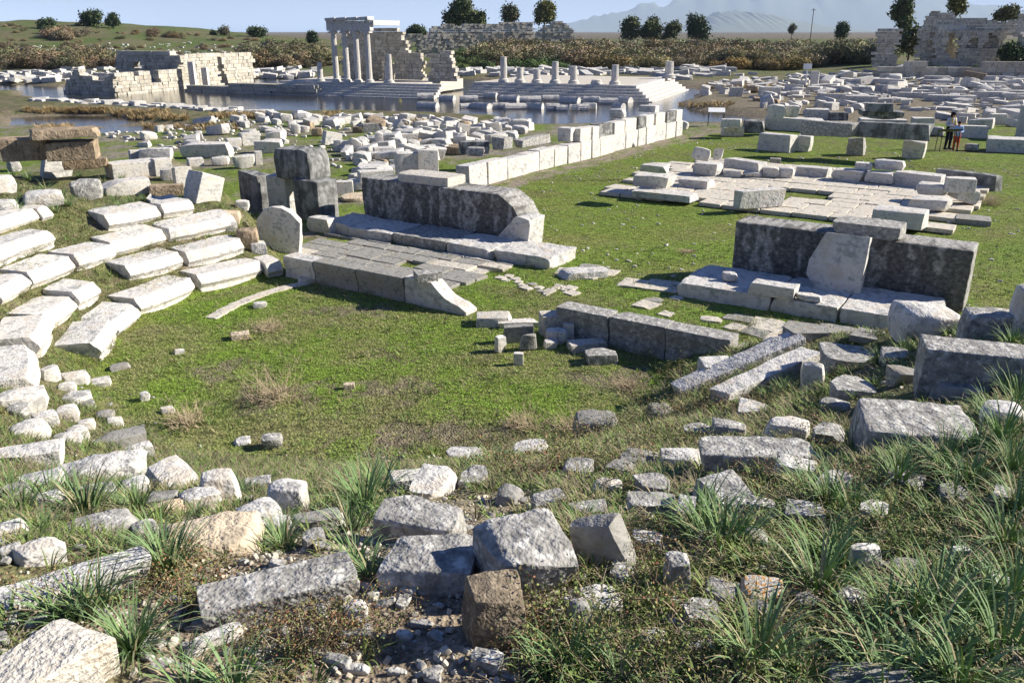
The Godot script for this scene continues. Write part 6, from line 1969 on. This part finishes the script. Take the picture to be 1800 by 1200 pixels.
func plants() -> void:
	var rng := RandomNumberGenerator.new()
	rng.seed = 2
	# strap leaved tufts
	var blue := [Color(0.34, 0.30, 0.18), Color(0.15, 0.24, 0.10), Color(0.19, 0.28, 0.13), Color(0.12, 0.20, 0.07), Color(0.20, 0.26, 0.10), Color(0.14, 0.23, 0.09), Color(0.17, 0.25, 0.11), Color(0.13, 0.21, 0.08), Color(0.16, 0.25, 0.09)]
	var kinds := []
	for k in 6: kinds.append(tuft_mesh(10 + k, [70, 55, 46, 90, 60, 38][k], 0.36, 0.0050, [0.65, 0.8, 0.55, 0.7, 0.9, 0.6][k], blue))
	var spots := [
		["strap leaved tuft among rubble at the lower left", [[40, 905, 1.2], [90, 890, 1.3], [150, 905, 1.2], [190, 880, 1.0], [120, 870, 0.9], [20, 880, 1.0], [240, 900, 0.9], [320, 985, 0.9], [295, 1010, 1.0], [280, 985, 1.0], [490, 955, 0.9], [500, 965, 0.7], [200, 975, 0.8], [410, 872, 0.7], [430, 868, 0.6], [350, 905, 0.5], [75, 940, 0.8]]],
		["strap leaved tuft in front of the long weathered block", [[140, 1090, 1.2], [175, 1075, 1.1], [100, 1095, 0.9], [240, 1140, 0.9], [230, 1150, 0.8], [330, 1215, 0.8], [410, 1215, 0.8]]],
		["large dark strap leaved tuft beside the shaded hollow", [[615, 935, 1.0], [640, 900, 1.2], [665, 870, 1.2], [690, 845, 1.0], [625, 985, 0.9], [650, 1010, 0.8]]],
		["strap leaved tuft in the brambles right of centre", [[870, 815, 1.0], [840, 830, 0.8], [915, 800, 0.8], [1240, 960, 1.3], [1270, 975, 1.3], [1300, 955, 1.1], [1220, 930, 1.0], [1020, 930, 0.8], [1130, 860, 0.9], [1170, 850, 0.8], [1120, 790, 0.7], [1260, 760, 0.7], [1000, 1180, 0.9], [1090, 1200, 0.8], [960, 1190, 0.8], [1340, 905, 0.7]]],
		["strap leaved tuft on the grassy slope at the lower right", [[1420, 870, 1.0], [1460, 890, 1.1], [1500, 900, 1.0], [1440, 985, 1.1], [1480, 1000, 1.1], [1440, 1040, 1.1], [1560, 1080, 1.2], [1600, 1100, 1.3], [1640, 1090, 1.2], [1680, 1120, 1.3], [1720, 1090, 1.1], [1620, 1190, 1.2], [1760, 1170, 1.2], [1540, 1150, 1.1], [1500, 1200, 1.0], [1640, 920, 0.9], [1680, 880, 1.0], [1720, 940, 1.0], [1770, 960, 1.2], [1790, 900, 1.2], [1560, 930, 0.8], [1780, 1060, 1.0], [1700, 1010, 0.7], [1690, 1220, 1.1], [1560, 1230, 1.1], [1330, 1180, 1.0], [1400, 1200, 1.0]]],
		["strap leaved tuft round the large cracked block", [[1500, 800, 0.9], [1540, 810, 0.9], [1600, 820, 1.0], [1660, 820, 1.0], [1720, 800, 1.1], [1760, 780, 1.2], [1740, 740, 1.0], [1790, 720, 1.2], [1700, 850, 1.0], [1580, 850, 0.9], [1780, 830, 1.2], [1770, 690, 1.0], [1460, 830, 0.8], [1630, 790, 0.8], [1440, 680, 0.8], [1420, 700, 0.8], [1470, 660, 0.8], [1350, 700, 0.7], [1380, 690, 0.7], [1545, 640, 0.8], [1520, 630, 0.8], [1570, 655, 0.8], [1590, 620, 0.9], [1600, 600, 0.9], [1650, 620, 0.9], [1720, 610, 0.9], [1780, 610, 0.9], [1690, 600, 0.9], [1740, 660, 1.0]]],
		["strap leaved tuft on the left bank below the brown stack", [[20, 312, 1.0], [50, 318, 1.1], [80, 335, 1.1], [110, 345, 1.1], [60, 345, 1.0], [30, 372, 1.1], [45, 378, 1.0], [120, 362, 1.1], [100, 375, 1.0], [160, 330, 1.0], [180, 322, 1.0], [190, 370, 1.1], [210, 368, 1.1], [230, 360, 1.0], [200, 355, 1.0], [250, 352, 0.9], [320, 358, 0.9], [340, 352, 0.9], [140, 312, 0.9], [215, 318, 0.9], [400, 282, 1.0], [390, 280, 0.9], [20, 340, 1.0]]]]
	for s in spots:
		for q in s[1]:
			var p := hit(q[0], q[1])
			var b := mi("grass_tuft", kinds[rng.randi() % 6], M.grass)
			b.position = p - Vector3(0, 0.02, 0)
			b.rotation.y = rng.randf() * TAU
			b.scale = Vector3.ONE * q[2] * rng.randf_range(0.7, 1.05) * (0.95 if q[0] > 1380 else 1.05)
			tag(b, "strap leaved tuft by the " + beside(p), "grass tuft", "strap leaved tufts about the theatre")
	stage("  tufts")
	# brambles with small brownish leaves
	var leaves := [Color(0.20, 0.22, 0.08), Color(0.16, 0.20, 0.06), Color(0.28, 0.19, 0.10), Color(0.25, 0.23, 0.10), Color(0.30, 0.14, 0.08)]
	var green := [Color(0.18, 0.23, 0.07), Color(0.22, 0.25, 0.08), Color(0.26, 0.22, 0.10), Color(0.14, 0.19, 0.06)]
	var bush := []
	for k in 3: bush.append(bramble_parts(20 + k, 0.45, 0.34, 30, leaves))
	for k in 3: bush.append(bramble_parts(30 + k, 0.45, 0.28, 34, green))
	for s in [
		["bramble with reddish leaves beside the lichened block", [0, 1, 2], [[320, 1050, 0.6], [380, 1070, 0.5], [440, 1115, 0.5], [540, 1115, 0.5], [600, 1115, 0.55], [640, 1100, 0.5], [10, 1085, 0.6], [40, 1060, 0.5], [250, 1030, 0.5], [570, 1150, 0.45], [290, 1030, 0.6]]],
		["bramble patch beyond the wedge shaped block", [3, 4, 5, 0], [[840, 790, 0.80], [900, 790, 0.80], [960, 790, 0.88], [900, 840, 0.80], [970, 840, 0.88], [1030, 820, 0.80], [1090, 760, 0.80], [1040, 780, 0.80], [1150, 740, 0.80], [1210, 730, 0.80], [1270, 720, 0.80], [1180, 780, 0.80], [1240, 790, 0.72], [1130, 820, 0.72], [1320, 730, 0.72], [1290, 690, 0.72], [1360, 720, 0.64], [1220, 690, 0.64], [1150, 700, 0.64], [1090, 880, 0.72], [1170, 830, 0.72]]],
		["bramble tangle over the rocks at the lower right", [3, 4, 0, 1], [[1060, 1120, 0.68], [1000, 1140, 0.68], [1120, 1100, 0.68], [1090, 1040, 0.61], [1150, 1060, 0.35], [1170, 1140, 0.35], [1120, 1180, 0.68], [1040, 1200, 0.68], [960, 1140, 0.54], [1350, 1200, 0.68], [1220, 1200, 0.68], [1100, 980, 0.54], [1150, 940, 0.54], [1190, 1000, 0.54], [1400, 810, 0.61], [1440, 780, 0.61], [1460, 740, 0.54], [1470, 850, 0.54], [1550, 880, 0.54], [1400, 700, 0.48], [1340, 860, 0.54], [1380, 900, 0.61], [1520, 960, 0.54], [1600, 960, 0.54], [1650, 1160, 0.54], [1470, 1140, 0.61]]],
		["low weeds growing between the marble seats", [3, 4, 5], [[250, 520, 0.7], [290, 500, 0.8], [320, 490, 0.7], [230, 500, 0.6], [180, 610, 0.7], [160, 640, 0.7], [80, 580, 0.6], [40, 520, 0.6], [130, 520, 0.6], [240, 460, 0.7], [280, 445, 0.7], [310, 440, 0.7], [120, 470, 0.6], [30, 480, 0.7], [260, 430, 0.5], [430, 430, 0.6], [410, 400, 0.6], [120, 455, 0.5], [60, 440, 0.5], [500, 455, 0.5], [560, 500, 0.6], [590, 500, 0.5], [120, 600, 0.5], [380, 380, 0.5], [200, 420, 0.5]]],
		["weed clump growing against the low stage walls", [3, 5], [[1020, 590, 0.6], [1070, 610, 0.7], [1130, 635, 0.7], [1190, 655, 0.8], [1300, 590, 0.6], [1310, 570, 0.6], [960, 585, 0.5], [720, 540, 0.5], [650, 515, 0.5], [880, 480, 0.6], [790, 455, 0.5], [690, 425, 0.5], [930, 470, 0.6], [860, 440, 0.5]]]]:
		for q in s[2]:
			var p := hit(q[0], q[1])
			var b := thing("bramble_bush" if not s[0].contains("weed") else "weed_clump", ("small leaved bramble by the " if not s[0].contains("weed") else "low weed clump by the ") + beside(p), "bramble" if not s[0].contains("weed") else "weed", p - Vector3(0, 0.02, 0), rng.randf() * TAU, "brambles on the theatre bank" if not s[0].contains("weed") else "weeds among the seats and walls")
			var k: Array = bush[s[1][rng.randi() % s[1].size()]]
			mi("stems", k[0], M.twig, b)
			mi("leaves", k[1], M.leaf, b)
			b.scale = Vector3.ONE * q[2]
	# dry grey twig bushes
	for q in [[480, 700, 1.0, 0.5, "large dry grey twig bush on the orchestra lawn"], [330, 745, 0.8, 0.4, "dry twig bush at the lawn's lower left edge"], [475, 578, 0.7, 0.3, "brown dry tuft near the curved gutter"], [1208, 444, 0.5, 0.2, "dry brown tuft alone on the court lawn"], [905, 292, 0.5, 0.4, "dry pale bush at the foot of the ashlar wall"], [1010, 760, 0.8, 0.4, "dry twig tangle at the lawn's lower right edge"], [920, 750, 0.7, 0.4, "dry stems beyond the bramble patch"], [1100, 680, 0.6, 0.3, "dead twigs on the bare slab by the dark wall"], [1742, 360, 0.8, 0.6, "dry bush at the platform's right corner"]]:
		var p := hit(q[0], q[1])
		var list := []
		for k in 130:
			var a := rng.randf() * TAU
			var s: Vector3 = Vector3(cos(a), 0, sin(a)) * rng.randf() * q[2] * 0.35
			var e: Vector3 = s + Vector3(rng.randfn() * 0.22, rng.randf_range(0.1, 0.6), rng.randfn() * 0.22) * q[2] * Vector3(1, q[3] * 1.6, 1)
			var m: Vector3 = (s + e) * 0.5 + Vector3(rng.randfn(), rng.randfn(), rng.randfn()) * 0.03
			list.append([[s, m, e], [0.004, 0.003, 0.0015]])
		var b := mi("dry_bush", tubes(list, 3), M.straw)
		b.position = p
		tag(b, q[4], "dry bush")
	stage("  brambles")
	# turf: short blades thick enough to read as a mat
	var lawn := [Color(1, 1, 1)]
	var blade := tuft_mesh(90, 9, 0.055, 0.0032, 1.0, lawn)
	var xs := []
	var cs := []
	while xs.size() < 60000:
		var a := rng.randf() * TAU
		var r := sqrt(rng.randf()) * 7.2
		var x := CEN.x + 1.6 + cos(a) * r
		var z := CEN.y + sin(a) * r * 0.75
		var h := hgt(x, z)
		if n1.get_noise_2d(x * 14.0, z * 14.0) < -0.28 and rng.randf() < 0.7: continue
		if rng.randf() < sm(0.1, 0.6, h): continue
		if rng.randf() < worn(x, z) * 0.9: continue
		var s := rng.randf_range(0.6, 1.4)
		xs.append(Transform3D(Basis(Vector3.UP, rng.randf() * TAU).scaled(Vector3(s, s * rng.randf_range(0.4, 0.9), s)), Vector3(x, h - 0.004, z)))
		var f := clampf(0.5 + n1.get_noise_2d(x * 10.0, z * 10.0) * 1.6 + rng.randf_range(-0.25, 0.25), 0, 1)
		cs.append(Color(0.24, 0.36, 0.055).lerp(Color(0.32, 0.32, 0.13), f))
	multi("lawn_grass", blade, xs, cs, M.grass, "short green turf of the orchestra lawn", "grass")
	xs = []
	cs = []
	while xs.size() < 70000:
		var u := rng.randf_range(14.0, 42.0)
		var w := rng.randf_range(-6.0, 15.6)
		var p := grid(u, w)
		if absf(p.x) > absf(p.z) * 0.68 + 1.0: continue
		if u > 24.2 and u < 34.1 and w > 1.9 and w < 12.2: continue
		if rng.randf() > 20.0 / u * 0.9: continue
		var h := hgt(p.x, p.z)
		if h > 0.4: continue
		var s := rng.randf_range(0.7, 1.5)
		xs.append(Transform3D(Basis(Vector3.UP, rng.randf() * TAU).scaled(Vector3(s * 1.3, s * rng.randf_range(0.3, 0.65), s * 1.3)), Vector3(p.x, h - 0.004, p.z)))
		var f := clampf(0.35 + n1.get_noise_2d(p.x * 6.0, p.z * 6.0) * 1.4 + rng.randf_range(-0.25, 0.25), 0, 1)
		cs.append(Color(0.26, 0.38, 0.06).lerp(Color(0.33, 0.35, 0.10), f))
	multi("court_grass", blade, xs, cs, M.grass, "bright green turf of the open court", "grass")
	# rough herbs on the banks: longer, mixed with straw
	var herb := tuft_mesh(91, 8, 0.13, 0.0032, 0.9, lawn)
	var bit := tuft_mesh(92, 14, 0.045, 0.006, 1.5, lawn)
	var straw := tuft_mesh(93, 9, 0.16, 0.0016, 1.2, lawn)
	var sets := [[herb, 38000, [Color(0.15, 0.23, 0.065), Color(0.19, 0.25, 0.075), Color(0.25, 0.23, 0.11)], "bank_grass", "mixed green herbs covering the theatre's bank"], [bit, 36000, [Color(0.16, 0.23, 0.06), Color(0.21, 0.26, 0.08), Color(0.25, 0.21, 0.09)], "ground_cover", "low leafy ground cover on the theatre's bank"], [straw, 15000, [Color(0.40, 0.34, 0.22), Color(0.33, 0.28, 0.19), Color(0.27, 0.21, 0.14)], "dry_grass", "dry straw and dead stems on the theatre's bank"]]
	for st_ in sets:
		xs = []
		cs = []
		while xs.size() < st_[1]:
			var z := -1.6 - pow(rng.randf(), 1.5) * 19.0
			var x := rng.randf_range(-1.0, 1.0) * (absf(z) * 0.74 + 2.4)
			var h := hgt(x, z)
			if cavea(x, z) < 0.06 and rng.randf() < 0.9: continue
			var bare := n1.get_noise_2d(x * 16.0 + 7, z * 16.0)
			if bare < -0.12 and rng.randf() < 0.8: continue
			if z > -4.6 and absf(x + 1.0 - (z + 3.0) * 0.25) < 0.9 and rng.randf() < 0.9: continue
			if z > -5.4 and absf(x + 0.25) < 0.5 and rng.randf() < 0.96: continue
			if x < -5.0 and z < -11.5 and rng.randf() < 0.55: continue
			var clear := true
			for m in marks:
				if absf(m[0].x - x) < m[2] and absf(m[0].z - z - m[2] * 0.3) < m[2]:
					clear = false
					break
			if not clear and rng.randf() < 0.85: continue
			var s := rng.randf_range(0.6, 1.4)
			xs.append(Transform3D(Basis(Vector3.UP, rng.randf() * TAU).scaled(Vector3.ONE * s), Vector3(x, h - 0.008, z)))
			cs.append(st_[2][rng.randi() % 3] * rng.randf_range(0.8, 1.2))
		multi(st_[3], st_[0], xs, cs, M.grass, st_[4], "grass")
	# golden dead reeds along the lagoon's near shore
	xs = []
	cs = []
	for q in [[40, 200, 196, 30], [110, 190, 196, 26], [200, 300, 200, 30], [225, 330, 208, 24], [370, 440, 205, 16], [430, 470, 205, 10], [560, 600, 205, 8], [720, 760, 218, 8], [250, 420, 226, 20], [1190, 1290, 186, 16], [1240, 1420, 152, 50], [60, 130, 228, 20]]:
		for k in q[3] * 4:
			var p := hit(rng.randf_range(q[0], q[1]), q[2] + rng.randf_range(-4, 4))
			if p.y < -0.45: continue
			xs.append(Transform3D(Basis(Vector3.UP, rng.randf() * TAU).scaled(Vector3.ONE * rng.randf_range(1.8, 3.6)), p))
			cs.append(Color(0.42, 0.31, 0.16) * rng.randf_range(0.7, 1.1))
	multi("dead_reeds", tuft_mesh(95, 16, 0.16, 0.004, 0.8, lawn), xs, cs, M.grass, "golden dead reeds along the lagoon's shore", "reeds")
	# gravel on the trodden soil
	xs = []
	var pebble := stone(Vector3(0.5, 0.35, 0.45), 950, Vector3i(4, 4, 4), KIND.r)
	while xs.size() < 9000:
		var z := -1.5 - rng.randf() * 8.0
		var x := rng.randf_range(-1.0, 1.0) * (absf(z) * 0.66 + 0.8)
		var close := absf(x + 0.6) < 1.6
		if not close and rng.randf() < 0.75: continue
		var s := 0.008 + 0.035 * pow(rng.randf(), 4.0)
		xs.append(Transform3D(Basis.from_euler(Vector3(rng.randf(), rng.randf() * TAU, rng.randf())).scaled(Vector3.ONE * s), Vector3(x, hgt(x, z) + s * 0.15, z)))
	multi("gravel", pebble, xs, [], M.gravel, "pale gravel strewn over the trodden soil", "gravel")
